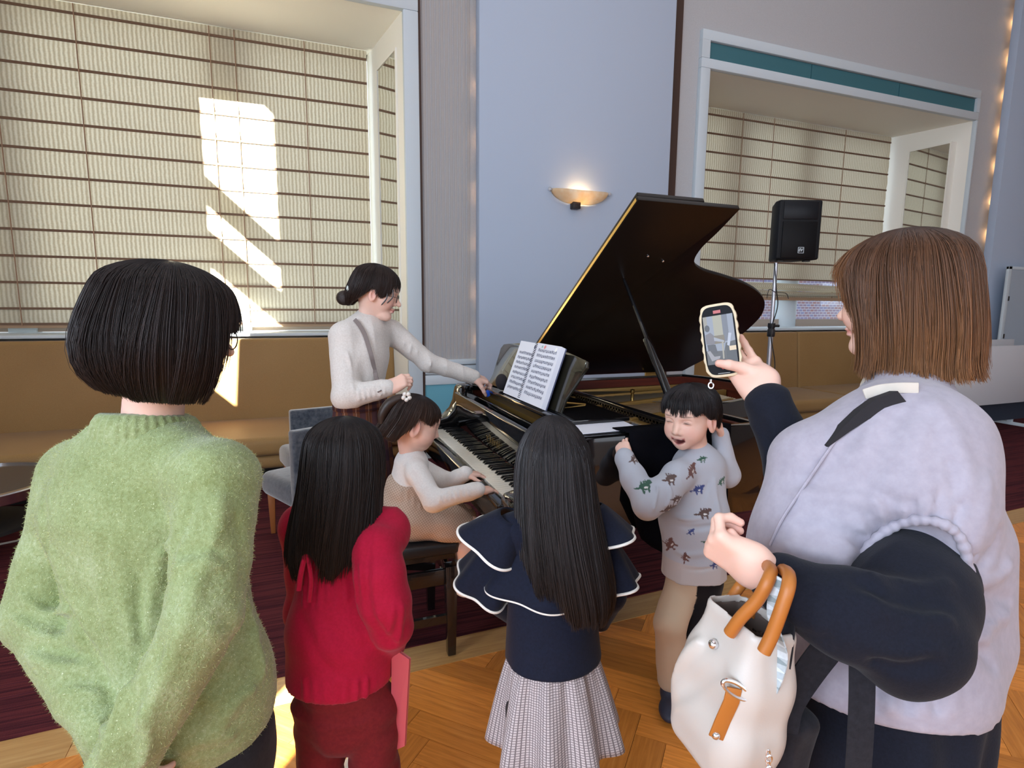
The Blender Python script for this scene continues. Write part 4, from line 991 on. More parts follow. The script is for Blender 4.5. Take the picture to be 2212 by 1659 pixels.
SKIN = np.array(srgb(234, 194, 176)); LIP = np.array(srgb(196, 108, 104)); DARK = np.array(srgb(34, 26, 26)); BLUSH = np.array(srgb(222, 150, 136))
def head_sculpt(F, s=1.0, child=False, mouth=0.0, vx=.003, neck=None, nr=.05, lids=.0):
    S = Sculpt(vx); R = F.R; P = lambda x, y, z: F.p(x * s, y * s, z * s)
    S.ell(P(-.010, 0, .030), A(.098, .077, .088) * s, R, k=.02 * s)
    if child:
        S.ell(P(.030, 0, -.025), A(.062, .066, .062) * s, R, k=.03 * s)
        for y in (-1, 1): S.ell(P(.052, .033 * y, -.038), A(.034, .030, .032) * s, R, k=.03 * s)
        S.cone(P(.035, 0, -.05), P(.062, 0, -.078), .045 * s, .024 * s, k=.03 * s)
    else:
        S.cone(P(.008, 0, -.02), P(.048, 0, -.078), .064 * s, .034 * s, k=.03 * s)
        for y in (-1, 1): S.ell(P(.052, .034 * y, -.026), A(.034, .028, .032) * s, R, k=.03 * s)
        S.ell(P(.070, 0, -.093), A(.018, .022, .016) * s, R, k=.02 * s)
    S.ell(P(.066, 0, .028), A(.026, .052, .03) * s, R, k=.03 * s)                      # brow
    nl = .020 if child else .026
    S.cone(P(.084, 0, .006), P(.084 + nl, 0, -.026), .008 * s, .0105 * s, k=.014 * s)  # nose
    for y in (-1, 1):
        S.ell(P(.091, .012 * y, -.030), A(.010, .008, .008) * s, R, k=.008 * s)
        S.ell(P(.094, .033 * y, .006), A(.014, .019, .011) * s, R, k=.012 * s, op='-')   # socket
        S.ell(P(.077, .032 * y, .005), A(.0125, .0165, .0095) * s, R, k=.004 * s)        # lid
        e_ = 1.22 if child else 1.0
        S.ell(P(-.006, .081 * y, -.010), A(.018 * e_, .010 * e_, .031 * e_) * s, R, k=.006 * s)         # ear
        S.ell(P(-.001, (.088 + .004 * (e_ > 1)) * y, -.006), A(.010, .006, .019) * e_ * s, R, k=.004 * s, op='-')
    mz = -.058
    if mouth > 0:
        S.ell(P(.084, 0, mz - .007), A(.016, .017, .0085) * s, R, k=.005 * s, op='-')
        for y in (-1, 1):
            S.ell(P(.078, .015 * y, mz - .0035), A(.014, .010, .0062) * s, R, k=.005 * s, op='-'); S.ell(P(.064, .036 * y, mz + .012), A(.018, .012, .012) * s, R, k=.012 * s)
        S.ell(P(.081, 0, mz - .0185), A(.008, .018, .0045) * s, R, k=.006 * s); S.ell(P(.084, 0, mz + .005), A(.007, .022, .004) * s, R, k=.005 * s)
    else:
        S.ell(P(.0875, 0, mz + .004), A(.010, .022, .0055) * s, R, k=.006 * s); S.ell(P(.0855, 0, mz - .007), A(.010, .018, .006) * s, R, k=.006 * s)
    if neck is not None: S.cone(P(-.022, 0, -.055), neck, nr * s, nr * s * 1.12, k=.03 * s)
    v, f = S.mesh(); q = F.loc(v) / s
    col = np.tile(SKIN, (len(v), 1))
    def blend(m, c): col[:] = col * (1 - m[:, None]) + np.asarray(c) * m[:, None]
    g = lambda x, y, z, rx, ry, rz, p=4: np.exp(-(((q[:, 0] - x) / rx) ** 2 + ((np.abs(q[:, 1]) - y) / ry) ** 2 + ((q[:, 2] - z) / rz) ** 2) ** (p / 2))
    blend(.55 * g(.07, .04, -.03, .03, .02, .02, 2), BLUSH)
    blend(.6 * g(-.005, .084, -.005, .03, .012, .03, 2), BLUSH)
    if mouth > 0:
        ay = np.abs(q[:, 1]); front = (q[:, 0] > .05)
        up = mz + .0015 + 9 * ay ** 2; dn = mz - .0155 + 26 * ay ** 2
        sm_ = lambda x: 1 / (1 + np.exp(-x / .0008))
        lip = sm_(q[:, 2] - (dn - .0042)) * sm_((up + .0042) - q[:, 2]) * sm_(.0265 - ay) * front; ins = sm_(q[:, 2] - dn) * sm_(up - q[:, 2]) * sm_(.024 - ay) * front
        blend(.75 * lip, LIP); blend(.95 * ins, srgb(96, 34, 38)); blend(.9 * ins * sm_(q[:, 2] - (up - .0042)) * sm_(.015 - ay), srgb(240, 234, 226))
    else:
        blend(.85 * g(.088, 0, mz - .001, .02, .022, .010), LIP)
    ec = 16 * (np.abs(q[:, 1]) - .032) ** 2 if mouth > 0 else 0
    ge = lambda z, w, ry: np.exp(-(((q[:, 0] - .086) / .02) ** 2 + ((np.abs(q[:, 1]) - .032) / ry) ** 2 + ((q[:, 2] + ec - z) / w) ** 2) ** 2)
    blend(.92 * ge(.005, .0024 + lids, .0135), DARK); blend(.45 * ge(.0100, .0014, .016), DARK)
    blend(.60 * g(.085, .034, .0285, .03, .019, .0032, 4), DARK)                         # brow hair
    return v, f, col

def hand_prims(S, wrist, d, n, side, s=1.0, curls=None, spread=0.0, thumb=(.5, .35, .3), fore=None, fr=.027, tp=None):
    """d fingers direction, n back of the hand, side +1/-1 picks the thumb side; curls = 4 x (mcp, pip, dip) in degrees"""
    d = nrm(d); n = nrm(np.asarray(n) - d * (np.asarray(n) @ d)); t = np.cross(n, d) * side; wrist = np.asarray(wrist, float)
    curls = curls or [(15, 25, 15)] * 4
    def rot(v, ax, an): c, s_ = math.cos(an), math.sin(an); return v * c + np.cross(ax, v) * s_ + ax * (ax @ v) * (1 - c)
    P = lambda a, b, c: wrist + (d * a + t * b + n * c) * s
    fw = [(.028, .072, .0090), (.0095, .080, .0092), (-.0095, .074, .0088), (-.027, .058, .0078)]
    for (b, L, r) in fw: S.cone(P(.012, b * .62, 0), P(.086 - abs(b - .005) * .25, b, .001), .0145 * s, .0122 * s, k=.012 * s)
    S.ell(P(.030, .026, -.010), A(.032, .017, .016) * s, np.stack([d, t, n]), k=.014 * s)           # thenar
    S.ell(P(.036, -.026, -.007), A(.036, .014, .014) * s, np.stack([d, t, n]), k=.014 * s)
    tips = []
    for i, (b, L, r) in enumerate(fw):
        p = P(.088 - abs(b - .005) * .25, b, .001); dd = rot(d, n, math.radians(spread * b / .03) * side * 1.0); ang = 0; ax = nrm(np.cross(dd, n))
        for j, fr_ in enumerate((.46, .30, .24)):
            ang += math.radians(curls[i][j]); dj = dd * math.cos(ang) - n * math.sin(ang)
            q = p + dj * L * fr_ * s; S.cone(p, q, r * s * (1 - .07 * j), r * s * (1 - .07 * (j + 1)), k=.004 * s); p = q
        tips.append(p)
    a, b, c = thumb                                       # outward, palmward, bend
    p = P(.020, .028, -.008); d1 = nrm(d * .75 + t * a - n * b); q = p + d1 * .042 * s; S.cone(p, q, .0145 * s, .0115 * s, k=.012 * s)
    d2 = nrm(d1 - t * c * .6 + d * .25 * 0 - n * c * .3); p2 = q + d2 * .032 * s; S.cone(q, p2, .0112 * s, .0105 * s, k=.005 * s)
    d3 = nrm(d2 - t * c * .6); p3 = p2 + d3 * .026 * s
    if tp is not None:                                    # explicit thumb joints
        del S.p[-2:]; p2, p3 = np.asarray(tp[1]), np.asarray(tp[2]); S.cone(p, tp[0], .0155 * s, .0125 * s, k=.014 * s); S.cone(tp[0], p2, .0120 * s, .0108 * s, k=.005 * s)
    S.cone(p2, p3, .0105 * s, .0085 * s, k=.004 * s); tips.append(p3)
    if fore is not None: S.cone(wrist + d * .012 * s, fore, fr * s * .92, fr * s * 1.15, k=.02 * s, flat=(t, 1.2))
    return tips
HANDC = np.array(srgb(234, 192, 174)); KNUC = np.array(srgb(222, 160, 146))
def hand_mesh(*a, vx=.0024, **k):
    S = Sculpt(vx); tips = hand_prims(S, *a, **k); v, f = S.mesh(); c = np.tile(HANDC, (len(v), 1))
    for p in tips:
        m = np.exp(-(np.linalg.norm(v - p, axis=1) / (.013 * k.get('s', 1))) ** 2)[:, None] * .6; c = c * (1 - m) + KNUC * m
    return (v, f, c), tips

# ------------------------------------------------------------------ hair: loft around the head axis + strands following it
def crv(x, k):                                       # smooth interpolation of the knot table
    x = np.clip(x, 0, len(k) - 1.0001); i = np.floor(x).astype(int); t = (x - i)[..., None]; K = np.asarray(k, float)
    p0 = K[np.maximum(i - 1, 0)]; p1 = K[i]; p2 = K[np.minimum(i + 1, len(K) - 1)]; p3 = K[np.minimum(i + 2, len(K) - 1)]
    return .5 * (2 * p1 + (p2 - p0) * t + (2 * p0 - 5 * p1 + 4 * p2 - p3) * t * t + (3 * p1 - p0 - 3 * p2 + p3) * t ** 3)
def hair(parent, F, knots, hem, c_root, c_tip, m_hair, n=2600, name='hair', seed=1, sw=.0011, clump=.02, cf=7, twist=0.0, seg=12, hemj=.008, start=.0, s=1.0, flare=.0, cap=True, lock=.10, dome=True):
    """knots: rows of (z, front, back, side, forward shift, left shift); hem(phi) -> lowest z; phi 0 front, +pi/2 left"""
    rng = np.random.RandomState(seed); K = np.array(knots, float)
    if dome:                                           # rounder crown: replace the first rows by an elliptical cap
        zt_ = K[0, 0]; j = int(np.argmax(K[:, 3] > .93 * K[:6, 3].max())); zr = K[j, 0]; rows = []
        for th in (0, 14, 30, 47, 65):
            a_ = math.radians(th); rows.append([zr + (zt_ - zr) * math.cos(a_)] + [K[j, q] * math.sin(a_) for q in (1, 2, 3)] + [K[j, 4], K[j, 5]])
        K = np.array(rows + [list(r_) for r_ in K[j:]])
    K = K * s; T = len(K) - 1
    ph_tab = np.linspace(-math.pi, math.pi, 181); tt = np.linspace(0, T, 200); zt = crv(tt, K)[:, 0]
    hz = np.array([hem(p) for p in ph_tab]) * s
    tend = np.interp(-hz, -zt, tt)                    # z decreasing
    cn = [(rng.uniform(0, 6.28), rng.randint(cf, cf * 3), rng.uniform(.5, 1)) for _ in range(5)]
    def clmp(ph): return sum(w * np.sin(k_ * ph + p_) for p_, k_, w in cn) / 2.5
    def pt(ph, t, k):
        r = crv(t, K); co, si = np.cos(ph), np.sin(ph)
        rr = 1 / np.sqrt((co / np.where(co > 0, np.maximum(r[..., 1], 1e-5), np.maximum(r[..., 2], 1e-5))) ** 2 + (si / np.maximum(r[..., 3], 1e-5)) ** 2)
        fade = np.clip(t / T * 2.2, 0, 1)
        rr = rr * k * (1 + clump * clmp(ph) * fade)
        q = np.stack([co * rr + r[..., 4], si * rr + r[..., 5], r[..., 0]], -1)
        w = F.c + q @ F.R
        return w
    def ring_tend(ph): return np.interp((ph + math.pi) % (2 * math.pi) - math.pi, ph_tab, tend)
    if cap:
        nph, nt = 96, 26; PH = np.linspace(-math.pi, math.pi, nph, endpoint=False)
        te = ring_tend(PH)
        TT = np.linspace(0, 1, nt)[None, :] * np.maximum(te, .05)[:, None]
        V = pt(np.repeat(PH[:, None], nt, 1), TT, .975).reshape(-1, 3)
        Vi = pt(np.repeat(PH[:, None], nt, 1), TT, .86).reshape(-1, 3)
        fs = []
        for i in range(nph):
            j = (i + 1) % nph
            for k in range(nt - 1): fs.append((i * nt + k, i * nt + k + 1, j * nt + k + 1, j * nt + k))
        o2 = nph * nt; fi = [(a + o2, d + o2, c + o2, b + o2) for a, b, c, d in fs]
        hemf = [(i * nt + nt - 1, o2 + i * nt + nt - 1, o2 + ((i + 1) % nph) * nt + nt - 1, ((i + 1) % nph) * nt + nt - 1) for i in range(nph)]
        Vc = np.concatenate([V, Vi]); fcap = np.array(fs + fi + hemf, np.int32)
        tf = np.tile((TT / np.maximum(te, .05)[:, None]).reshape(-1), 2)[:, None]
        ccap = (np.array(c_root) * (1 - tf) + np.array(c_tip) * tf) * .8
    ph0 = rng.uniform(-math.pi, math.pi, n); te = ring_tend(ph0)
    t0 = rng.uniform(0, start + .12, n) * te; rad = rng.uniform(.955, 1.035, n) ; dph = rng.normal(0, .05, n) + twist + lock * np.sin(ph0 * 9 + 1.3 * seed) + lock * .6 * np.sin(ph0 * 23 + seed)
    tj = rng.normal(0, hemj, n) / .02
    U = np.linspace(0, 1, seg)[None, :]
    TT = t0[:, None] + (te + np.abs(tj) * .25 * rng.choice([-1, .6], n) - t0)[:, None] * U
    TT = np.clip(TT, 0, T - 1e-3)
    PHH = ph0[:, None] + dph[:, None] * U + .03 * np.sin(U * 5 + ph0[:, None] * 9)
    RAD = rad[:, None] * (1 + rng.normal(0, .012, (n, 1)) * U * 2 + (.03 * np.sin(ph0 * 13 + seed) + .02 * np.sin(ph0 * 31))[:, None] * U ** 2 + flare * U ** 4 * rng.uniform(0, 1, (n, 1)))
    Pn = pt(PHH, TT, RAD)
    Tn = np.gradient(Pn, axis=1); Tn /= np.linalg.norm(Tn, axis=-1, keepdims=True) + 1e-9
    out = Pn - F.c; Bn = np.cross(Tn, out); Bn /= np.linalg.norm(Bn, axis=-1, keepdims=True) + 1e-9; Nn = np.cross(Bn, Tn)
    wv = sw * rng.uniform(.6, 1.5, (n, 1)) * (1 - .75 * U ** 3)
    vs = np.stack([Pn + (Bn * math.cos(a) + Nn * math.sin(a)) * wv[..., None] for a in (0, 2.094, 4.189)], 2)   # n,seg,3,3
    idx = np.arange(n * seg * 3).reshape(n, seg, 3); fl = []
    for a in range(3):
        b = (a + 1) % 3; fl.append(np.stack([idx[:, :-1, a], idx[:, :-1, b], idx[:, 1:, b], idx[:, 1:, a]], -1).reshape(-1, 4))
    fst = np.concatenate(fl).astype(np.int32); vst = vs.reshape(-1, 3)
    cu = np.repeat(np.repeat(U[..., None], n, 0), 3, 2).reshape(-1, 1); rnd = np.repeat(rng.uniform(.6, 1.5, n), seg * 3)[:, None]
    cst = (np.array(c_root) * (1 - cu ** 1.7) + np.array(c_tip) * cu ** 1.7) * rnd
    if cap: v, f, c = merge([(Vc, fcap, ccap), (vst, fst, cst)])
    else: v, f, c = vst, fst, cst
    return mesh_obj(name, v, f, m_hair, parent, smooth=True, cols=c)

def attr_mat(name, rough=.5, spec=.5, sss=0.0, sheen=0.0, bump=None, mult=None):
    m = mat(name, (1, 1, 1), rough, 0, spec); t = NT(m); a = t.attr('Col'); t.l(a.outputs['Color'], t.b.inputs['Base Color'])
    if sss:
        t.b.inputs['Subsurface Weight'].default_value = sss; t.b.inputs['Subsurface Radius'].default_value = (.012, .005, .003); t.b.inputs['Subsurface Scale'].default_value = 1.0
    if sheen: t.b.inputs['Sheen Weight'].default_value = sheen
    if bump: t.bump(t.noise(t.coord(), bump[0], 2), bump[1], .001)
    return m
m_skin = attr_mat('skin', .5, .35, .12)
m_hairm = attr_mat('hair', .42, .32)
def loft(rings, nseg, closed=True):
    """rings: list of functions phi->point or arrays (nseg,3); returns verts, quad faces, uv"""
    R = np.stack(rings); n = R.shape[1]; m = R.shape[0]; V = R.reshape(-1, 3); fs = []
    for i in range(m - 1):
        for k in range(n if closed else n - 1): fs.append((i * n + k, i * n + (k + 1) % n, (i + 1) * n + (k + 1) % n, (i + 1) * n + k))
    uv = np.stack([np.tile(np.arange(n) / n, m), np.repeat(np.arange(m) / max(1, m - 1), n)], -1)
    return V, np.array(fs, np.int32), uv
def coarse(prims, vx=.011):
    S = Sculpt(vx)
    for p in prims: S.cone(*p)
    v, f = S.mesh(); return v, f, SKIN
def shoe(parent, heel, d, L, mt, name='shoe', h=.07):
    d = nrm(A(d[0], d[1], 0)); heel = A(heel[0], heel[1], 0); S = Sculpt(.005); z = A(0, 0, 1)
    S.ell(heel + d * L * .22 + z * .035, A(L * .26, .036, .038), np.stack([d, np.cross(z, d), z]), k=.02)
    S.ell(heel + d * L * .64 + z * .028, A(L * .36, .040, .028), np.stack([d, np.cross(z, d), z]), k=.02)
    S.cone(heel + d * L * .2 + z * .04, heel + d * L * .2 + z * h, .034, .034, k=.02)
    S.plane_cut(heel + z * .008, -z); v, f = S.mesh(); o = mesh_obj(name, v, f, mt, parent, smooth=True)
    return o

# ------------------------------------------------------------------ people
Z = A(0, 0, 1)
def garment(parent, name, S, m, label=None):
    v, f = S.mesh(); o = mesh_obj(name, v, f, m, parent, smooth=True)
    if label: o['label'] = label
    return o
def person(label, loc, group=None): return thing('person', label, 'person', loc, group)
def body(parent, parts): v, f, c = merge(parts); return mesh_obj('body', v, f, m_skin, parent, smooth=True, cols=c)
def fuzz(parent, src, n, L, m, seed=3):
    me = src.data; nv = len(me.vertices); co = np.empty(nv * 3, np.float32); no = np.empty(nv * 3, np.float32)
    me.vertices.foreach_get('co', co); me.vertices.foreach_get('normal', no); co = co.reshape(-1, 3); no = no.reshape(-1, 3)
    r = np.random.RandomState(seed); i = r.randint(0, nv, n); p = co[i] + ORG[src]; d = no[i] + r.normal(0, .55, (n, 3)); d /= np.linalg.norm(d, axis=1, keepdims=True)
    s = np.cross(d, r.normal(0, 1, (n, 3))); s /= np.linalg.norm(s, axis=1, keepdims=True) + 1e-9
    ln = L * r.uniform(.4, 1.3, (n, 1)); v = np.stack([p - s * .00035, p + s * .00035, p + d * ln], 1).reshape(-1, 3)
    o = mesh_obj('fuzz', v, np.arange(3 * n, dtype=np.int32).reshape(-1, 3), m, src); o['kind'] = 'stuff'; return o
BLACKH = (.016, .012, .012); BLACKT = (.022, .016, .014)

# ---- 1 woman in the green sweater, seen from behind, hands behind her back
m_green = mat('green_knit', srgb(170, 184, 112), .95, spec=.1); _t = NT(m_green); _v = _t.coord()
_n1 = _t.noise(_v, 140, 3, .7); _n2 = _t.noise(_v, 420, 2); _n3 = _t.noise(_v, 12, 2)
_c = _t.ramp(_t.math('ADD', _t.math('MULTIPLY', _n1, .6), _t.math('MULTIPLY', _n3, .4)), [(.3, srgb(122, 134, 82)), (.55, srgb(148, 162, 114)), (.72, srgb(174, 186, 146))])
_c = _t.mix(_t.ramp(_n2, [(.66, (0, 0, 0)), (.76, (1, 1, 1))]), _c, srgb(226, 236, 200))
_t.l(_c, _t.b.inputs['Base Color']); _t.b.inputs['Sheen Weight'].default_value = .3; _t.b.inputs['Sheen Roughness'].default_value = .5; _t.bump(_n1, .7, .004)
m_fuzz = mat('green_fuzz', srgb(198, 208, 150), .9, spec=.1)
m_blackc = fabric('black_trousers', (.010, .010, .014), (.018, .018, .024), 120, .85, .15, .1)
m_blkshoe = mat('black_shoe', (.012, .012, .014), .35)
hc = W(372, 720, 1.10); FG = Frame(hc, (.88, .46, -.15))
nb_ = W(322, 962, 1.13); shL = W(172, 1030, 1.20); shR = W(470, 1035, 1.05)
elL = W(95, 1330, 1.13); wrL = W(238, 1570, .99); elR = W(440, 1335, .94); wrR = W(248, 1690, .92)
hip = W(380, 1470, 1.12); rg = nrm(A(.9, -.45, 0))
gp = person('woman with black bob and fuzzy green sweater, seen from behind, hands behind back', (hip[0], hip[1], .0))
hd = head_sculpt(FG, 1.0, vx=.004, neck=nb_ - Z * .03, nr=.05)
hA, _ = hand_mesh(wrL + nrm(wrL - elL) * .02, wrL - elL + A(.02, 0, -.1), A(-.4, -.9, 0), -1, .95, [(30, 40, 30)] * 4, fore=elL * .5 + wrL * .5, vx=.004)
hB, _ = hand_mesh(wrR + nrm(wrR - elR) * .02, wrR - elR, A(-.4, -.9, 0), 1, .95, [(30, 40, 30)] * 4, fore=elR * .5 + wrR * .5, vx=.004)
fl1, fl2 = A(hip[0] + .075, hip[1] - .02, .05), A(hip[0] - .07, hip[1] + .05, .05)
cb = coarse([(nb_ - Z * .05, hip, .10, .12, .03, '+', (rg, 1.3)), (hip + rg * .08, A(*fl1[:2], .5), .085, .06), (A(*fl1[:2], .5), fl1, .055, .04), (hip - rg * .08, A(*fl2[:2], .5), .085, .06), (A(*fl2[:2], .5), fl2, .055, .04), (shL, elL, .04, .035), (shR, elR, .04, .035)])
body(gp, [hd, hA, hB, cb])
S = Sculpt(.0055)
ch = W(312, 1085, 1.14)
S.cone(ch, hip - Z * .02, .126, .130, k=.05, flat=(rg, 1.34)); S.cone(hip, W(385, 1560, 1.13), .130, .120, k=.05, flat=(rg, 1.34))
S.cone(W(300, 1010, 1.13), ch, .085, .12, k=.06, flat=(rg, 1.5))
S.path([shL, nb_ + Z * .005, shR], [.062, .066, .062], k=.05)
mL, mR = shL * .7 + elL * .3, shR * .7 + elR * .3
S.path([shL, mL], [.066, .066], k=.04); S.path([mL, elL, wrL], [.066, .066, .048], k=.010)
S.path([shR, mR], [.068, .066], k=.03); S.path([mR, elR, wrR], [.066, .060, .048], k=.008)
S.cone(nb_ - Z * .0, nb_ + Z * .10, .058, .062, k=.02, op='-')
S.disp(lambda P: .003 * vnoise(P, 9, 2) - .005 * ridged(P * A(1, 1, .45), 7, 4) + .0012 * vnoise(P, 40, 5))
folds(S, [([(422, 1060), (396, 1130), (362, 1200), (338, 1290), (312, 1385)], .009, -.014), ([(352, 1175), (335, 1270), (318, 1360)], .012, .010), ([(250, 1180), (268, 1300), (296, 1420)], .013, .009), ([(300, 1240), (304, 1330), (302, 1410)], .010, -.008), ([(205, 1150), (225, 1300), (262, 1440)], .012, .006),
    ([(84, 1060), (96, 1180), (140, 1300), (186, 1390), (236, 1500)], .010, -.015), ([(110, 1190), (160, 1300), (200, 1370)], .012, .008), ([(122, 1352), (145, 1338), (168, 1345)], .009, -.016), ([(45, 1290), (90, 1320), (150, 1322)], .010, .009), ([(30, 1340), (80, 1368), (150, 1385)], .011, .009), ([(60, 1420), (130, 1440), (200, 1440)], .011, .008), ([(70, 1395), (140, 1412), (205, 1420)], .008, -.007), ([(130, 1500), (180, 1490), (226, 1500)], .010, .007),
    ([(478, 1080), (462, 1170), (410, 1290)], .013, .008), ([(392, 1195), (430, 1185), (470, 1190)], .008, -.008), ([(380, 1225), (430, 1218), (480, 1222)], .009, .007), ([(430, 1260), (370, 1420), (310, 1560)], .015, .009), ([(345, 1400), (300, 1500), (270, 1560)], .011, -.008), ([(262, 1480), (238, 1560), (225, 1640)], .010, .011), ([(285, 1500), (275, 1580), (285, 1650)], .009, -.009), ([(315, 1540), (320, 1600), (312, 1655)], .010, .009), ([(215, 1560), (222, 1610), (212, 1655)], .008, .008),
    ([(480, 1330), (515, 1380), (548, 1440)], .014, -.010), ([(545, 1300), (562, 1380), (575, 1460)], .014, .008), ([(420, 1560), (450, 1500), (500, 1450)], .014, -.009), ([(470, 1580), (510, 1520), (550, 1490)], .013, .008), ([(395, 1620), (440, 1600), (500, 1590)], .012, .007), ([(510, 1120), (530, 1200), (535, 1260)], .012, -.007)])
sw_ = garment(gp, 'sweater', S, m_green); fuzz(gp, sw_, 26000, .0055, m_fuzz)
# ribbed collar band
ring = []; NSEG = 72
fn_ = nrm(A(.45, .89, 0)); ln_ = np.cross(Z, fn_)
for (zz, r) in ((.012, .098), (.031, .0945), (.048, .089), (.060, .081), (.064, .073), (.054, .067), (.025, .061)):
    ring.append(np.array([nb_ + Z * (zz + .014 * math.cos(a + math.pi)) + (fn_ * math.cos(a) * .92 + ln_ * math.sin(a) * 1.06) * (r + .0018 * math.sin(a * 36)) for a in np.linspace(0, 2 * math.pi, NSEG * 2, endpoint=False)]))
v, f, uv = loft(ring, NSEG); mesh_obj('collar', v, f, m_green, sw_, smooth=True)
S = Sculpt(.009); S.cone(hip - Z * .02, hip + A(.03, 0, -.16), .125, .12, k=.03, flat=(rg, 1.25))
for fl_, sg in ((fl1, 1), (fl2, -1)): S.path([hip + rg * .08 * sg - Z * .12, A(*fl_[:2], .5), A(*fl_[:2], .07)], [.10, .085, .075], k=.03)
garment(gp, 'trousers', S, m_blackc)
for fl_ in (fl1, fl2): shoe(gp, fl_[:2] - A(.45, .89) * .06, (.45, .89), .24, m_blkshoe)
kn = [(.137, .0, .0, .0, -.01, 0), (.132, .055, .06, .055, -.01, 0), (.105, .098, .104, .095, -.012, 0), (.06, .118, .126, .114, -.012, 0), (.01, .124, .136, .121, -.014, 0), (-.04, .122, .140, .122, -.014, 0), (-.085, .112, .128, .112, -.012, 0), (-.118, .096, .098, .094, -.01, 0), (-.135, .082, .080, .080, -.005, 0)]
def hemG(p):
    a = abs(p)
    if a < .75: return .018
    if a < 1.15: return .018 + (-.118 - .018) * (a - .75) / .4
    return -.128 + .018 * max(0, (a - 2.2))
hair(gp, FG, kn, hemG, BLACKH, (.030, .020, .018), m_hairm, n=5200, seed=4, clump=.022, cf=6, twist=.0, hemj=.012, sw=.0009, seg=14)
# glasses
gl = MB(); m_gf = mat('glasses_frame', (.02, .02, .024), .3, .6)
for y in (-1, 1):
    gl.tube([FG.p(.100 + .0 * math.cos(a), .034 * y + .024 * math.cos(a), -.002 + .018 * math.sin(a)) for a in np.linspace(0, 2 * math.pi, 20)], .0013, 6)
    gl.tube([FG.p(.098, .058 * y, .006), FG.p(.06, .080 * y, .006), FG.p(-.01, .083 * y, .0)], .0013, 6)
gl.tube([FG.p(.1, -.010, .003), FG.p(.104, 0, .006), FG.p(.1, .010, .003)], .0013, 6)
gl.build('glasses', m_gf, gp, fix=False)

# ---- 2 girl in red blouse
m_red = fabric('red_blouse', srgb(160, 10, 46), srgb(176, 16, 56), 160, .8, .12, .08, 4)
m_maroon = fabric('maroon_trousers', srgb(104, 22, 28), srgb(120, 30, 34), 120, .85, .15, .06)
hc = W(746, 1006, 1.335); FR = Frame(hc, (.42, .90, -.12))
rr_ = nrm(A(.90, -.42, 0)); nk = W(742, 1112, 1.34); hipr = W(746, 1500, 1.33)
rp = person('girl with long black hair in crimson blouse and maroon trousers', (hipr[0], hipr[1], 0))
hd = head_sculpt(FR, .9, True, vx=.005, neck=nk - Z * .02, nr=.042)
sL = nk - rr_ * .105 - Z * .035; sR = nk + rr_ * .105 - Z * .035
eR = W(832, 1300, 1.25); wR = W(850, 1392, 1.33); eL = W(668, 1320, 1.42); wL = W(715, 1380, 1.50)
hR, tipsR = hand_mesh(wR + A(.004, .01, -.01), A(.15, .35, -.9), A(.9, -.3, 0), -1, .58, [(25, 35, 20), (30, 35, 20), (30, 40, 20), (30, 40, 20)], fore=wR + nrm(eR - wR) * .08, fr=.022, vx=.003)
feet = [A(hipr[0] - .07, hipr[1] + .03, 0), A(hipr[0] + .07, hipr[1] - .03, 0)]
cb = coarse([(nk - Z * .05, hipr, .055, .055, .03, '+', (rr_, 1.2))] + [(hipr + rr_ * (.055 * (-1, 1)[i]), A(*feet[i][:2], .05), .042, .03) for i in (0, 1)] + [(sL, eL, .03, .027), (eL, wL, .027, .024), (sR, eR, .03, .027)])
hL, _ = hand_mesh(wL, A(.3, .9, .1), A(0, 0, 1), -1, .68, None, fore=wL + nrm(eL - wL) * .07, fr=.022, vx=.004)
body(rp, [hd, hR, hL, cb])
S = Sculpt(.005); mid_ = W(740, 1360, 1.33)
S.cone(nk - Z * .045, mid_, .078, .098, k=.05, flat=(rr_, 1.22)); S.cone(mid_, W(735, 1455, 1.33), .098, .088, k=.05, flat=(rr_, 1.20)); S.cone(W(735, 1455, 1.33), W(737, 1490, 1.33), .088, .074, k=.04, flat=(rr_, 1.2))
S.path([sL, nk - Z * .03, sR], [.045, .05, .045], k=.04)
S.path([sR, W(812, 1190, 1.27)], [.045, .052], k=.03); S.path([W(812, 1190, 1.27), W(822, 1240, 1.25), eR, W(845, 1355, 1.265), wR], [.052, .056, .058, .048, .028], k=.008)
S.path([sL, W(668, 1240, 1.40), eL, wL], [.045, .05, .052, .03], k=.03)
S.disp(lambda P: .003 * vnoise(P, 14, 3) - .005 * ridged(P * A(1, 1, .35), 13, 5))
folds(S, [([(640 + 17 * k, 1210 + 4 * (k % 3)), (637 + 18 * k, 1255), (634 + 19 * k, 1300 + 12 * (k % 2))], .0055, .007) for k in range(9)] + [([(660 + 22 * k, 1515), (656 + 23 * k, 1470)], .006, .006) for k in range(8)] + [([(797, 1150), (790, 1240), (800, 1330), (846, 1395)], .009, -.014), ([(815, 1180), (830, 1200), (850, 1215)], .007, -.006), ([(830, 1380), (845, 1350), (850, 1310)], .007, .007), ([(860, 1385), (868, 1350), (868, 1310)], .007, .006), ([(650, 1330), (690, 1420), (720, 1450)], .013, -.006), ([(700, 1340), (760, 1400), (800, 1400)], .013, -.006)])
S.plane_cut(W(737, 1512, 1.25), -Z); bl = garment(rp, 'blouse', S, m_red)
MB().tube(catmull([W(660, 1195, 1.24), W(650, 1240, 1.235), W(645, 1275, 1.235)], 6), .006, 8).build('ribbon_tie', m_red, bl, smooth=True)
MB().tube(catmull([W(664, 1195, 1.24), W(672, 1250, 1.235), W(668, 1300, 1.235)], 6), .005, 8).build('ribbon_tie', m_red, bl, smooth=True)
S = Sculpt(.006); S.cone(hipr + Z * .07, hipr - Z * .05, .080, .085, k=.03, flat=(rr_, 1.22))
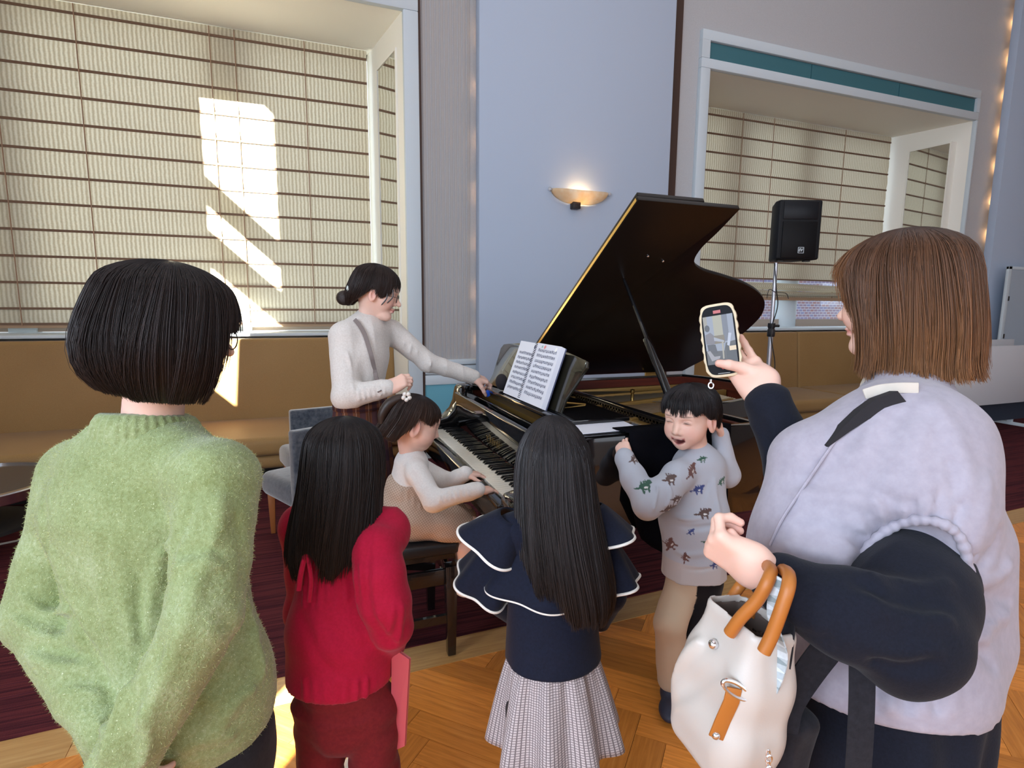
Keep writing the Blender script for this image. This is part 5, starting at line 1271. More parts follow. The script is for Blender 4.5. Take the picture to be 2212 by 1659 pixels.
for i in (0, 1):
    q = hipr + rr_ * (.058 * (-1, 1)[i]); S.path([q - Z * .03, A(*(q * .5 + feet[i] * .5)[:2], .33), A(*feet[i][:2], .10)], [.066, .054, .048], k=.008)
S.disp(lambda P: .004 * vnoise(P * A(1, 1, 2.2), 16, 8) - .005 * ridged(P * A(.6, .6, 1.4), 14, 3)); garment(rp, 'trousers', S, m_maroon)
m_whshoe = mat('white_shoe', srgb(222, 226, 214), .5)
for i in (0, 1): shoe(rp, feet[i][:2] - A(.42, .9) * .05, (.42, .9), .19, m_whshoe)
kn = [(.118, 0, 0, 0, -.01, 0), (.113, .05, .05, .05, -.01, 0), (.090, .082, .085, .073, -.01, 0), (.045, .094, .100, .086, -.01, 0), (-.01, .094, .104, .090, -.012, 0), (-.07, .086, .104, .092, -.016, .004), (-.13, .072, .100, .098, -.02, .010), (-.19, .058, .094, .100, -.022, .016), (-.235, .053, .085, .092, -.022, .02), (-.265, .05, .072, .080, -.02, .022)]
def hemR(p):
    a = abs(p)
    if a < .7: return .02
    if a < 1.2: return .02 - .24 * (a - .7) / .5
    return -.225 + .03 * math.sin(p * 5) - .02 * math.cos(p)
hair(rp, FR, kn, hemR, BLACKH, (.020, .014, .012), m_hairm, n=5200, seed=9, clump=.03, cf=6, hemj=.03, sw=.0010, seg=14)
fo = thing('folder', 'pink folder held by the girl in the crimson blouse', 'folder', tuple(W(862, 1520, 1.30)))
a_, b_, c_, d_ = W(846, 1398, 1.300), W(884, 1425, 1.285), W(874, 1612, 1.325), W(844, 1625, 1.34)
MB().prism([a_, b_, c_, d_], nrm(np.cross(b_ - a_, d_ - a_)) * .003).build('front_cover', mat('pink_plastic', srgb(196, 84, 92), .4), fo)
MB().prism([q + nrm(np.cross(b_ - a_, d_ - a_)) * .0045 for q in (a_, b_, c_, d_)], nrm(np.cross(b_ - a_, d_ - a_)) * .003).build('back_cover', mat('pink_plastic_b', srgb(206, 110, 112), .4), fo)
sl = person('x', (0, 0, 0)); bpy.data.objects.remove(sl)
slp = thing('slipper', 'pale slipper on the wooden floor between the maroon trouser legs', 'shoe', (.13, 1.63, 0))
shoe(slp, (.10, 1.57), (.45, .89), .20, m_whshoe, 'slipper_body', h=.05); MB().box(.10, .15, 1.58, 1.62, .004, .008).build('sole', m_blkshoe, slp)

# ---- 3 girl in navy ruffled top
m_navy = fabric('navy_knit', srgb(15, 19, 34), srgb(22, 27, 45), 180, .85, .2, .06)
m_pipe = mat('white_piping', srgb(236, 232, 224), .6)
def check_mat(name, base, line, su, sv, thin=.16):
    m = mat(name, base, .9, spec=.1); t = NT(m); a = t.attr('uvp'); x = t.sep(a.outputs['Vector'])
    def st(o, k): return t.math('LESS_THAN', t.math('FRACT', t.math('MULTIPLY', o, k)), thin)
    g1 = t.math('MAXIMUM', st(x[0], su), st(x[1], sv)); n = t.noise(t.coord(), 160, 2)
    c = t.mix(t.math('MULTIPLY', g1, .75), t.ramp(n, [(.3, base), (.7, tuple(min(1, q * 1.15) for q in base))]), line)
    t.l(c, t.b.inputs['Base Color']); t.bump(n, .2, .002); return m
m_checksk = check_mat('check_tweed', srgb(190, 182, 182), srgb(74, 62, 70), 110, 40, .28)
hc = W(1190, 1006, 1.325); FN = Frame(hc, (.02, .99, -.10)); rn = nrm(A(.99, -.05, 0)); fnn = nrm(A(.05, .99, 0))
nk = W(1192, 1112, 1.33); hipn = W(1195, 1450, 1.33)
np_ = person('girl with long black hair in navy ruffled top and checked skirt', (hipn[0], hipn[1], 0))
sL = nk - rn * .10 - Z * .03; sR = nk + rn * .10 - Z * .03
eL = W(1045, 1270, 1.36); wL = W(1110, 1330, 1.47); eR = W(1318, 1285, 1.36); wR = W(1290, 1350, 1.46)
hd = head_sculpt(FN, .9, True, vx=.005, neck=nk - Z * .02, nr=.042)
feet = [A(hipn[0] - .065, hipn[1], 0), A(hipn[0] + .065, hipn[1], 0)]
cb = coarse([(nk - Z * .05, hipn, .055, .055, .03, '+', (rn, 1.2))] + [(sL, eL, .03, .027), (eL, wL, .027, .022), (sR, eR, .03, .027), (eR, wR, .027, .022)])
hL, _ = hand_mesh(wL, A(.5, .8, .1), A(0, 0, 1), -1, .66, None, fore=wL + nrm(eL - wL) * .06, fr=.022, vx=.004)
hR, _ = hand_mesh(wR, A(-.5, .8, .1), A(0, 0, 1), 1, .66, None, fore=wR + nrm(eR - wR) * .06, fr=.022, vx=.004)
body(np_, [hd, hL, hR, cb])
S = Sculpt(.005); S.cone(nk - Z * .05, hipn - Z * .0, .082, .098, k=.05, flat=(rn, 1.2)); S.plane_cut(W(1195, 1470, 1.24), -Z)
S.path([sL, nk - Z * .02, sR], [.04, .045, .04], k=.04); S.path([sL, eL, wL], [.04, .034, .026], k=.02); S.path([sR, eR, wR], [.04, .034, .026], k=.02)
S.disp(lambda P: .003 * vnoise(P, 14, 3) + crease(P, W(1080, 1400, 1.25), W(1200, 1430, 1.22), .012, .004)); top = garment(np_, 'knit_top', S, m_navy)
def ruffle(c0, ax, e1, e2, r0, r1, L, waves, amp, ph, nm, hemw=None, n=144, m=14, squash=1.0):
    rings = []
    for i in range(m):
        t = i / (m - 1); row = []
        for k in range(n):
            a = 2 * math.pi * k / n; hm = hemw(a) if hemw else 1.0
            r = r0 + (r1 - r0) * (t ** .8) + amp * t * math.sin(waves * a + ph) * .5
            row.append(c0 + ax * L * t * hm + (e1 * math.cos(a) * squash + e2 * math.sin(a)) * r)
        rings.append(np.array(row))
    v, f, uv = loft(rings, n); o = mesh_obj(nm, v, f, m_navy, np_, smooth=True)
    sm = o.modifiers.new('s', 'SOLIDIFY'); sm.thickness = .003
    hem = list(rings[-1]) + [rings[-1][0], rings[-1][1]]
    MB().tube(hem, .0034, 6, cap=False).build('piping', m_pipe, o, smooth=True, fix=False); return o
ruffle(nk - Z * .005, -Z, fnn, -rn, .048, .168, .185, 7, .020, .6, 'cape', hemw=lambda a: 1.0 + .10 * math.cos(a) - .22 * abs(math.sin(a)) ** 2, squash=.78)
for sh_, el_, ph in ((sL, eL, .3), (sR, eR, 1.9)):
    ax = nrm(el_ - sh_); e1 = nrm(np.cross(ax, fnn)); e2 = np.cross(ax, e1)
    ruffle(sh_ + ax * .045, ax, e1, e2, .045, .078, .115, 5, .02, ph, 'sleeve_ruffle', n=96, m=10)
    ruffle(sh_ + Z * .03 - ax * .01, nrm(ax + A(0, 0, .25)), e1, e2, .032, .085, .085, 4, .02, ph + 1, 'shoulder_ruffle', n=96, m=10)
rings = []; n = 160
for i in range(16):
    t = i / 15; z0 = W(1195, 1405, 1.33); row = []
    for k in range(n):
        a = 2 * math.pi * k / n; r = .100 + .055 * t ** .8 + (.004 + .016 * t) * math.sin(9 * a + .5 + .5 * math.sin(2 * a)) + .003 * math.sin(23 * a) * (1 - t)
        row.append(z0 + rn * .012 * t - Z * (.225 * t) + (fnn * math.cos(a) * .85 + rn * math.sin(a)) * r)
    rings.append(np.array(row))
v, f, uv = loft(rings, n); o = mesh_obj('skirt', v, f, m_checksk, np_, smooth=True, uvs=uv); sm = o.modifiers.new('s', 'SOLIDIFY'); sm.thickness = .003
S = Sculpt(.007)
for i in (0, 1): S.path([A(*feet[i][:2], .52), A(*feet[i][:2], .28), A(*feet[i][:2], .05)], [.052, .042, .030], k=.01)
garment(np_, 'tights', S, m_blackc)
for i in (0, 1): shoe(np_, feet[i][:2] - A(0, .05), (0, 1), .19, m_blkshoe)
kn = [(.120, 0, 0, 0, -.012, 0), (.114, .05, .052, .05, -.012, 0), (.088, .080, .085, .070, -.012, 0), (.040, .092, .100, .081, -.012, 0), (-.02, .092, .104, .086, -.014, 0), (-.08, .082, .108, .090, -.018, 0), (-.15, .07, .110, .096, -.026, -.004), (-.22, .06, .114, .100, -.034, -.010), (-.28, .055, .112, .098, -.038, -.018), (-.325, .05, .102, .086, -.036, -.026), (-.355, .045, .09, .07, -.03, -.03)]
def hemN(p):
    a = abs(p)
    if a < .7: return .02
    if a < 1.2: return .02 - .26 * (a - .7) / .5
    return -.27 - .075 * max(0, math.cos(p - 3.9)) + .02 * math.sin(p * 6)
hair(np_, FN, kn, hemN, (.018, .016, .018), (.030, .022, .020), m_hairm, n=6500, seed=12, clump=.035, cf=6, hemj=.03, sw=.0010, seg=16)

# ---- 4 seated girl playing
m_white = fabric('white_jersey', srgb(226, 222, 218), srgb(238, 236, 232), 200, .85, .15, .2)
def check3_mat(name, base, line, sc_, th=.3):
    m = mat(name, base, .9, spec=.1); t = NT(m); x = t.sep(t.coord('Object', (sc_, sc_, sc_), (.3, .5, .2)))
    st = lambda o: t.math('LESS_THAN', t.math('FRACT', o), th)
    g = t.math('MULTIPLY', t.math('ADD', st(x[0]), st(x[2])), .5); n = t.noise(t.coord(), 200, 2)
    t.l(t.mix(t.math('MULTIPLY', g, .6), t.ramp(n, [(.3, base), (.7, tuple(min(1, q * 1.12) for q in base))]), line), t.b.inputs['Base Color']); t.bump(n, .2, .002); return m
m_tan = check3_mat('tan_check', srgb(196, 176, 158), srgb(112, 84, 70), 120)
hc = W(897, 914, 2.28); FS = Frame(hc, (.93, -.10, -.34)); nk = W(889, 990, 2.31); hp = W(884, 1118, 2.33); hp[2] = .585
rs_ = A(0, -1, 0); sR = nk + rs_ * .098 - Z * .03; sL = nk - rs_ * .098 - Z * .03
eR = W(938, 1082, 2.17); wR = W(1032, 1058, 2.13); eL = W(968, 1045, 2.40); wL = W(1006, 1022, 2.31)
sp = person('small girl in white top and tan checked overalls playing the piano', (hp[0], hp[1], .505))
hd = head_sculpt(FS, .96, True, vx=.0034, neck=nk - Z * .02, nr=.04)
hR, _ = hand_mesh(wR, A(.9, .15, -.12), A(.1, 0, 1), 1, .66, [(20, 25, 15), (25, 25, 15), (20, 30, 15), (15, 25, 15)], spread=14, thumb=(.7, .2, .2), fore=wR + nrm(eR - wR) * .07, fr=.024, vx=.0024)
hL, _ = hand_mesh(wL, A(.9, -.1, -.16), A(.1, 0, 1), -1, .66, [(15, 25, 15), (20, 25, 15), (20, 30, 15), (15, 25, 15)], spread=14, thumb=(.7, .2, .2), fore=wL + nrm(eL - wL) * .07, fr=.024, vx=.0024)
kR = A(.70, hp[1] - .09, .56); kL = A(.71, hp[1] + .08, .56); kR[0] = .665; kL[0] = .68
kR = W(1022, 1140, 2.31); kR[2] = .555; kL = kR + A(.01, .15, 0)
aR = W(1004, 1255, 2.31); aL = aR + A(.02, .15, 0)
S = Sculpt(.005)
for k_, a_ in ((kR, aR), (kL, aL)): S.cone(k_ - Z * .02, k_ * .6 + a_ * .4 - A(.012, 0, 0), .040, .040, k=.02); S.cone(k_ * .6 + a_ * .4 - A(.012, 0, 0), a_, .040, .024, k=.02)
lv, lf = S.mesh()
cb = coarse([(nk - Z * .04, hp, .06, .075, .03, '+', (rs_, 1.2)), (sR, eR, .026, .023), (sL, eL, .026, .023), (hp - rs_ * .06, kL, .05, .035), (hp + rs_ * .06, kR, .05, .035)])
body(sp, [hd, hR, hL, (lv, lf, SKIN), cb])
S = Sculpt(.0042); S.cone(nk - Z * .03, W(880, 1075, 2.33), .068, .085, k=.05, flat=(rs_, 1.2)); S.path([sL, nk - Z * .012, sR], [.036, .044, .036], k=.03)
S.cone(nk - Z * .02, nk + Z * .025, .040, .042, k=.015)
S.path([sR, eR, wR], [.042, .040, .029], k=.02); S.path([sL, eL, wL], [.042, .040, .029], k=.02)
S.disp(lambda P: .002 * vnoise(P, 22, 4) - .003 * ridged(P, 14, 6))
folds(S, [([(948 + 12 * k, 1052 - 1.5 * k), (952 + 12 * k, 1082 - 2 * k)], .0055, .006) for k in range(6)] + [([(880, 1010), (905, 1040), (925, 1050)], .010, -.007), ([(870, 1030), (895, 1060), (918, 1072)], .009, .005)])
garment(sp, 'white_top', S, m_white)
S = Sculpt(.0046); S.cone(W(880, 1060, 2.33), W(879, 1100, 2.34), .094, .098, k=.04, flat=(rs_, 1.18)); S.cone(W(879, 1100, 2.34), hp + Z * .005, .098, .104, k=.04, flat=(rs_, 1.2))
for s_ in (-1, 1):
    k_ = kR if s_ == 1 else kL; q = hp + rs_ * .055 * s_; S.path([q, q * .4 + k_ * .6, k_ + A(-.01, 0, -.035)], [.080, .074, .062], k=.03)
S.cone(W(905, 1065, 2.30), W(900, 1100, 2.31), .060, .075, k=.03)
S.disp(lambda P: .0035 * vnoise(P * A(1, 1, 1.6), 18, 6) + sum(crease(P, hp + A(-.04 + .05 * k, -.12, .03), hp + A(.02 + .05 * k, -.11, -.04), .010, .006) for k in range(4)) + sum(crease(P, W(852 + 14 * k, 1056, 2.22), W(852 + 14 * k, 1098, 2.22), .005, .005) for k in range(7)))
S.plane_cut(A(0, 0, .507), -Z); ov = garment(sp, 'overalls', S, m_tan)
m_grshoe = mat('grey_shoe', srgb(150, 150, 156), .6)
for a_ in (aR, aL):
    S = Sculpt(.004); S.cone(a_ + Z * .02, a_ - Z * .03, .028, .028, k=.01); S.ell(a_ + A(.05, 0, -.045), A(.085, .032, .026), k=.02); garment(sp, 'sock', S, m_white)
kn = [(.120, 0, 0, 0, -.012, 0), (.115, .05, .052, .05, -.012, 0), (.092, .086, .090, .078, -.012, 0), (.05, .100, .106, .090, -.012, 0), (.0, .098, .112, .093, -.016, 0), (-.05, .085, .112, .093, -.03, 0), (-.085, .07, .108, .090, -.04, 0), (-.115, .05, .095, .080, -.05, 0)]
def hemS(p):
    a = abs(p)
    if a < .8: return .018
    if a < 1.5: return .018 + .022 * (a - .8) / .7
    if a < 1.85: return .04 - .125 * (a - 1.5) / .35
    return -.085
hair(sp, FS, kn, hemS, (.016, .010, .010), (.060, .030, .018), m_hairm, n=4200, seed=21, clump=.012, cf=6, hemj=.010, sw=.0011, seg=12, s=.96)
hb = sp
pt_ = FS.p(-.095, -.03, .075)
MB().tube(catmull([FS.p(-.07, -.03, .088), FS.p(-.10, -.03, .078), FS.p(-.128, -.03, .045), FS.p(-.138, -.03, .0), FS.p(-.13, -.03, -.035)], 6), [.010 + .010 * math.sin(math.pi * (k + 2) / 28) for k in range(25)], 14).build('hair_tail', mat('dark_hair_plain', (.034, .020, .015), .45), hb, smooth=True)
for k in range(5):
    a = 2 * math.pi * k / 5; MB().sphere(FS.p(-.075 + .012 * math.cos(a), -.055, .098 + .012 * math.sin(a)), .009, 8, 6).build('hair_flower', m_pipe, hb, smooth=True)

# ---- 5 teacher standing at the bass end
m_cream_k = fabric('cream_knit', srgb(204, 196, 188), srgb(220, 214, 208), 150, .9, .25, .3)
def plaid_mat():
    m = mat('dark_plaid', srgb(70, 46, 40), .9, spec=.1); t = NT(m); a = t.attr('uvp'); x = t.sep(a.outputs['Vector'])
    def band(o, k, p, w): return t.math('LESS_THAN', t.math('FRACT', t.math('ADD', t.math('MULTIPLY', o, k), p)), w)
    c = t.mix(t.math('MULTIPLY', band(x[0], 14, 0, .45), .6), srgb(104, 66, 48), srgb(34, 30, 52)); c = t.mix(t.math('MULTIPLY', band(x[1], 5, .2, .4), .5), c, srgb(30, 26, 44)); c = t.mix(t.math('MULTIPLY', band(x[0], 14, .3, .06), .5), c, srgb(180, 150, 130))
    t.l(c, t.b.inputs['Base Color']); return m
m_plaid = plaid_mat()
hc = W(813, 634, 2.58); FT = Frame(hc, (.95, -.24, -.24)); nk = W(792, 696, 2.62); hpT = W(778, 872, 2.62); ft_ = nrm(A(.85, -.52, 0)); rt = nrm(A(-.52, -.85, 0))
sR = nk + rt * .135 - Z * .045; sL = nk - rt * .135 - Z * .045
sR = W(742, 728, 2.52)
eR = W(748, 856, 2.46); wR = W(838, 838, 2.46); eL = W(922, 782, 2.80); wL = W(1022, 814, 2.94); sL = W(846, 716, 2.72)
tp = person('woman in cream knit top and dark plaid skirt reaching to the music desk', (hpT[0], hpT[1], 0))
hd = head_sculpt(FT, 1.0, False, vx=.0034, neck=nk - Z * .03, nr=.042)
hR, _ = hand_mesh(wR, W(880, 818, 2.47) - wR, A(-.3, -.6, .6), 1, .92, [(35, 55, 30), (40, 60, 30), (45, 60, 30), (50, 60, 30)], thumb=(.4, .5, .3), fore=wR + nrm(eR - wR) * .08, vx=.003)
hL, tT = hand_mesh(wL, W(1062, 826, 3.0) - wL, A(.1, -.3, .9), -1, .92, [(20, 45, 30), (30, 50, 30), (40, 50, 30), (45, 50, 30)], thumb=(.5, .5, .4), fore=wL + nrm(eL - wL) * .08, vx=.003)
cb = coarse([(nk - Z * .05, hpT, .075, .075, .03, '+', (rt, 1.3)), (sR, eR, .034, .03), (sL, eL, .034, .03), (hpT + rt * .05 - Z * .08, A(*(hpT + rt * .08)[:2], .08), .055, .035), (hpT - rt * .05 - Z * .08, A(*(hpT - rt * .07)[:2], .08), .055, .035)])
body(tp, [hd, hR, hL, cb])
S = Sculpt(.005); wa = W(776, 850, 2.62)
S.cone(nk - Z * .055, W(784, 770, 2.62), .095, .100, k=.05, flat=(rt, 1.32)); S.cone(W(784, 770, 2.62), wa, .100, .102, k=.05, flat=(rt, 1.25))
S.path([sL, nk - Z * .015, sR], [.048, .056, .050], k=.04); S.cone(nk, nk + Z * .02, .052, .050, k=.015)
S.path([sR, eR], [.062, .058], k=.03); S.path([eR, wR], [.056, .036], k=.02); S.path([sL, eL, wL], [.054, .046, .036], k=.02)
S.disp(lambda P: .0025 * vnoise(P, 16, 4) - .004 * ridged(P * A(1, 1, .5), 11, 6))
folds(S, [([(768, 735), (774, 790), (772, 838)], .010, -.014), ([(750, 760), (762, 800), (764, 845)], .010, .006)] + [([(774 + 11 * k, 838 - k), (778 + 11 * k, 868 - 2.5 * k)], .006, .006) for k in range(6)] + [([(874 + 15 * k, 738 + 8.5 * k), (866 + 16 * k, 772 + 7 * k)], .007, .007) for k in range(10)] + [([(858, 725), (850, 760), (838, 790)], .010, -.010), ([(800, 840), (825, 800), (838, 770)], .012, .005)])
S.plane_cut(wa - Z * .035, -Z); tn = garment(tp, 'knit_top', S, m_cream_k)
VT = np.array([v.co[:] for v in tn.data.vertices]) + ORG[tp]
MB().ribbon(catmull([surf(VT, u, v, 7, .003) for u, v in ((766, 690), (776, 702), (788, 724), (802, 768), (812, 812), (820, 846))], 6), W(820, 760, 2.5) - W(790, 775, 2.5), .018, .004).build('shoulder_strap', mat('grey_strap', srgb(120, 108, 104), .7), tp)
rings = []; n = 140
for i in range(18):
    t = i / 17; row = []
    for k in range(n):
        a = 2 * math.pi * k / n; r = .108 + .052 * t ** .7 + (.002 + .012 * t) * math.sin(16 * a)
        row.append(A(hpT[0], hpT[1], wa[2] - .02 - .645 * t) + (ft_ * math.cos(a) + rt * math.sin(a) * 1.12) * r)
    rings.append(np.array(row))
v, f, uv = loft(rings, n); o = mesh_obj('plaid_skirt', v, f, m_plaid, tp, smooth=True, uvs=uv)
rings = [np.array([A(hpT[0], hpT[1], wa[2] - .02 + z) + (ft_ * math.cos(a) + rt * math.sin(a) * 1.14) * r for a in np.linspace(0, 2 * math.pi, 80, endpoint=False)]) for z, r in ((-.045, .115), (-.045, .121), (0, .119), (0, .110))]
v, f, uv = loft(rings, 80); mesh_obj('waistband', v, f, m_plaid, o, smooth=True, uvs=uv)
for s_ in (-1, 1): shoe(tp, (hpT + rt * .08 * s_)[:2] - ft_[:2] * .06, ft_, .24, m_blkshoe)
kn = [(.132, 0, 0, 0, -.012, 0), (.127, .05, .052, .05, -.012, 0), (.100, .088, .092, .080, -.012, 0), (.055, .104, .108, .094, -.012, 0), (.005, .100, .112, .097, -.016, 0), (-.04, .07, .098, .085, -.034, 0), (-.075, .04, .07, .055, -.055, 0), (-.10, .02, .04, .03, -.07, 0)]
def hemT(p):
    a = abs(p)
    if a < .55: return .030
    if a < 1.0: return .03 - .045 * (a - .55) / .45
    if a < 1.5: return -.015 + .045 * (a - 1.0) / .5
    if a < 1.85: return .03 - .06 * (a - 1.5) / .35
    return -.03 - .05 * min(1, (a - 1.85) / .6)
hair(tp, FT, kn, hemT, (.020, .012, .010), (.034, .020, .016), m_hairm, n=3400, seed=31, clump=.014, cf=6, hemj=.012, sw=.0011, seg=12, twist=.0)
m_dh = mat('dark_hair_plain2', (.024, .014, .012), .45); NT(m_dh).bump(NT(m_dh).noise(NT(m_dh).coord('Object', (30, 30, 200)), 3, 3), .6, .004)
MB().sphere(FT.p(-.135, .0, -.055), (.036, .034, .034), 16, 10).build('hair_bun', m_dh, tp, smooth=True)
MB().sphere(FT.p(-.118, -.03, -.012), (.012, .020, .022), 12, 8).build('hair_clip', mat('pearl_clip', srgb(206, 214, 210), .2), tp, smooth=True)
m_lock = mat('hair_lock', (.026, .016, .013), .4)
for (yy, x0, z0, x1, z1) in ((-.072, .05, .03, .040, -.045), (-.066, .075, .035, .062, -.03)):
    MB().tube(catmull([FT.p(x0, yy, z0), FT.p((x0 + x1) / 2 + .012, yy * 1.08, (z0 + z1) / 2), FT.p(x1, yy * 1.04, z1)], 6), [.003] * 12 + [.001], 6).build('hair_lock', m_lock, tp, smooth=True)
tg = MB(); 
for y in (-1, 1):
    tg.tube([FT.p(.098, .034 * y + .022 * math.cos(a), -.002 + .018 * math.sin(a)) for a in np.linspace(0, 2 * math.pi, 18)], .0011, 6); tg.tube([FT.p(.098, .056 * y, .004), FT.p(.0, .083 * y, .004)], .0011, 6)
tg.tube([FT.p(.1, -.012, .003), FT.p(.104, 0, .006), FT.p(.1, .012, .003)], .0011, 6); tg.build('glasses', m_gf, tp, fix=False)
tag(MB().obox(tT[4] * .5 + tT[0] * .5, (.010, 0, .004), (0, .010, 0), (-.004, 0, .016)).build('eraser', mat('blue_plastic', srgb(30, 90, 214), .4), base=tuple(tT[4] - Z * .02), bevel=.003), 'small blue eraser between the standing woman fingers', 'eraser')

# ---- 6 boy at the curved side of the piano
hc = W(1490, 902, 1.99); FB = Frame(hc, (-.90, -.42, -.12), (-.05, .0, 1)); nk = W(1507, 990, 2.03)
bp_t = W(1500, 1080, 2.03); hpB = W(1500, 1225, 2.04)
sR = W(1462, 1030, 1.95); eR = W(1398, 1088, 1.87); wR = W(1350, 990, 1.98)
sL = W(1552, 1012, 2.08); eL = W(1570, 1026, 2.09); wL = W(1556, 942, 2.07)
fb = nrm(A(-.62, -.78, 0)); rb = nrm(np.cross(fb, Z))
bp = person('laughing boy in grey sweatshirt with animal prints leaning by the piano', (hpB[0], hpB[1], 0))
hd = head_sculpt(FB, .98, True, mouth=.0055, vx=.0024, neck=nk - Z * .02, nr=.042)
hR, _ = hand_mesh(wR, W(1338, 935, 2.05) - wR, W(1300, 960, 1.8) - wR, 1, .70, [(10, 40, 30), (10, 40, 30), (10, 45, 30), (10, 45, 30)], spread=4, thumb=(.3, .5, .3), fore=wR + nrm(eR - wR) * .07, fr=.026, vx=.0022)
hL, _ = hand_mesh(wL, W(1546, 900, 2.05) - wL, RW @ A(1., 0, .2), 1, .66, [(30, 40, 30)] * 4, fore=wL + nrm(eL - wL) * .07, fr=.026, vx=.003)
fR = A(1.235, 1.56, 0); fLt = A(1.30, 1.62, 0)
kRb = W(1448, 1345, 2.0); kLb = W(1505, 1370, 2.06)
cb = coarse([(nk - Z * .04, hpB, .07, .08, .03, '+', (rb, 1.2)), (sR, eR, .028, .025), (sL, eL, .028, .025)])
body(bp, [hd, hR, hL, cb])
S = Sculpt(.0034)
S.cone(nk - Z * .035, W(1500, 1120, 2.03), .080, .094, k=.05, flat=(rb, 1.16)); S.cone(W(1500, 1120, 2.03), hpB - Z * .10, .094, .098, k=.05, flat=(rb, 1.14))
S.path([sL, nk - Z * .012, sR], [.042, .052, .044], k=.035); S.cone(nk - Z * .01, nk + Z * .022, .046, .044, k=.012)
S.path([sR, W(1430, 1065, 1.89), eR], [.050, .052, .048], k=.025); S.path([eR, W(1368, 1030, 1.93), wR], [.048, .042, .033], k=.015)
S.path([sL, eL, wL], [.046, .044, .030], k=.02)
S.plane_cut(W(1495, 1262, 1.97), -Z)
S.disp(lambda P: .003 * vnoise(P, 15, 6) - .003 * ridged(P * A(1, 1, .6), 12, 3))
folds(S, [([(1436, 1128), (1485, 1142), (1540, 1136)], .008, -.014), ([(1440, 1112), (1480, 1122), (1530, 1116)], .010, .007), ([(1545, 1040), (1556, 1110), (1556, 1190)], .012, .006), ([(1436, 1219), (1490, 1232), (1552, 1226)], .005, -.006), ([(1358, 1008), (1375, 1000), (1388, 990)], .005, .005), ([(1364, 1030), (1382, 1020), (1398, 1012)], .006, .006), ([(1378, 1062), (1396, 1045), (1412, 1040)], .007, .007), ([(1412, 1100), (1420, 1070), (1420, 1048)], .007, .006), ([(1440, 1100), (1450, 1070), (1446, 1045)], .007, .006), ([(1470, 1090), (1500, 1060), (1515, 1030)], .010, .006), ([(1490, 1100), (1518, 1075), (1530, 1045)], .009, -.006), ([(1450, 1190), (1480, 1200), (1520, 1195)], .012, .005)])
v, f = S.mesh(); grey = np.array(srgb(178, 182, 192)); col = np.tile(grey, (len(v), 1))
rim_m = (v[:, 2] < W(1495, 1222, 1.95)[2])[:, None]; col = np.where(rim_m, np.array(srgb(188, 182, 182)), col)
cd = nrm(W(1500, 1100, 1) - A(0, 0, CAMH)); cu_ = -(RW @ A(0, 1., 0)); cr_ = RW @ A(1., 0, 0)
PR = [(1370, 990, 'b', .8, .3), (1448, 1035, 'b', 1.0, 0), (1392, 1050, 'g', 1.1, .2), (1495, 1018, 'r', 1.2, .6), (1518, 992, 'g', .7, 0), (1508, 1058, 'u', 1.0, .2), (1462, 1078, 'b', .9, -.2), (1452, 1112, 'b', 1.2, 0), (1520, 1108, 'b', 1.1, .1), (1492, 1150, 'u', .6, .5), (1448, 1175, 'r', 1.0, 1.2), (1538, 1172, 'g', 1.3, -.2), (1480, 1205, 'r', .8, 1.3), (1560, 1040, 'g', .8, .4), (1545, 1220, 'u', .8, 0)]
PC = {'b': srgb(92, 74, 70), 'g': srgb(60, 92, 78), 'u': srgb(66, 76, 124), 'r': srgb(106, 74, 70)}
nc = v - A(0, 0, CAMH); cc_ = nc @ RW; pu = CXP + FPX * cc_[:, 0] / cc_[:, 2]; pv = CYP + FPX * cc_[:, 1] / cc_[:, 2]
# print patches: placed on the cloth by direction, sized in metres on the surface
for (u0, v0, c_, sz, rot) in PR:
    near = np.hypot(pu - u0, pv - v0) < 40
    if not near.any(): continue
    i = np.where(near)[0]; i0 = i[np.argmin(cc_[i, 2] + .004 * np.hypot(pu[i] - u0, pv[i] - v0))]
    dlt = v - v[i0]; x = dlt @ cr_ * math.cos(rot) + dlt @ cu_ * math.sin(rot); y = -dlt @ cr_ * math.sin(rot) + dlt @ cu_ * math.cos(rot); dz = np.abs(dlt @ cd) < .05
    x, y = x / sz / .0165, y / sz / .0165
    m = ((x / 1.0) ** 2 + (y / .55) ** 2 < 1) | (((x - 1.05) / .5) ** 2 + ((y - .45) / .3) ** 2 < 1) | (((x + 1.2) / .7) ** 2 + ((y + .15) / .16) ** 2 < 1)
    for lx in (-.5, .45): m |= (((x - lx) / .2) ** 2 + ((y + .65) / .45) ** 2 < 1)
    for lx in (-.4, .1, .5): m |= (((x - lx) / .16) ** 2 + ((y - .6) / .3) ** 2 < 1)
    col[m & dz] = PC[c_]; wm = (((x - .15) / .35) ** 2 + ((y + .2) / .16) ** 2 < 1) & dz; col[wm] = srgb(214, 212, 210)
m_sweat = attr_mat('sweatshirt', .9, .15, 0, .2, (240, .25))
mesh_obj('sweatshirt', v, f, m_sweat, bp, smooth=True, cols=col)
S = Sculpt(.005); S.path([hpB + rb * .035 - Z * .05, kRb, A(fR[0], fR[1], .09)], [.060, .056, .046], k=.01); S.path([hpB - rb * .045 - Z * .05, kLb, A(fLt[0], fLt[1], .09)], [.060, .056, .046], k=.01); S.cone(hpB + Z * .02, hpB - Z * .04, .074, .074, k=.03, flat=(rb, 1.1))
S.disp(lambda P: .004 * vnoise(P, 18, 9)); v, f = S.mesh()
dR = np.minimum(segdist(v, hpB + rb * .05, kRb), segdist(v, kRb, A(fR[0], fR[1], .09))); dL = np.minimum(segdist(v, hpB - rb * .05, kLb), segdist(v, kLb, A(fLt[0], fLt[1], .09)))
col = np.where((dR < dL)[:, None], np.array(srgb(196, 172, 146)), np.array(srgb(22, 20, 24)))
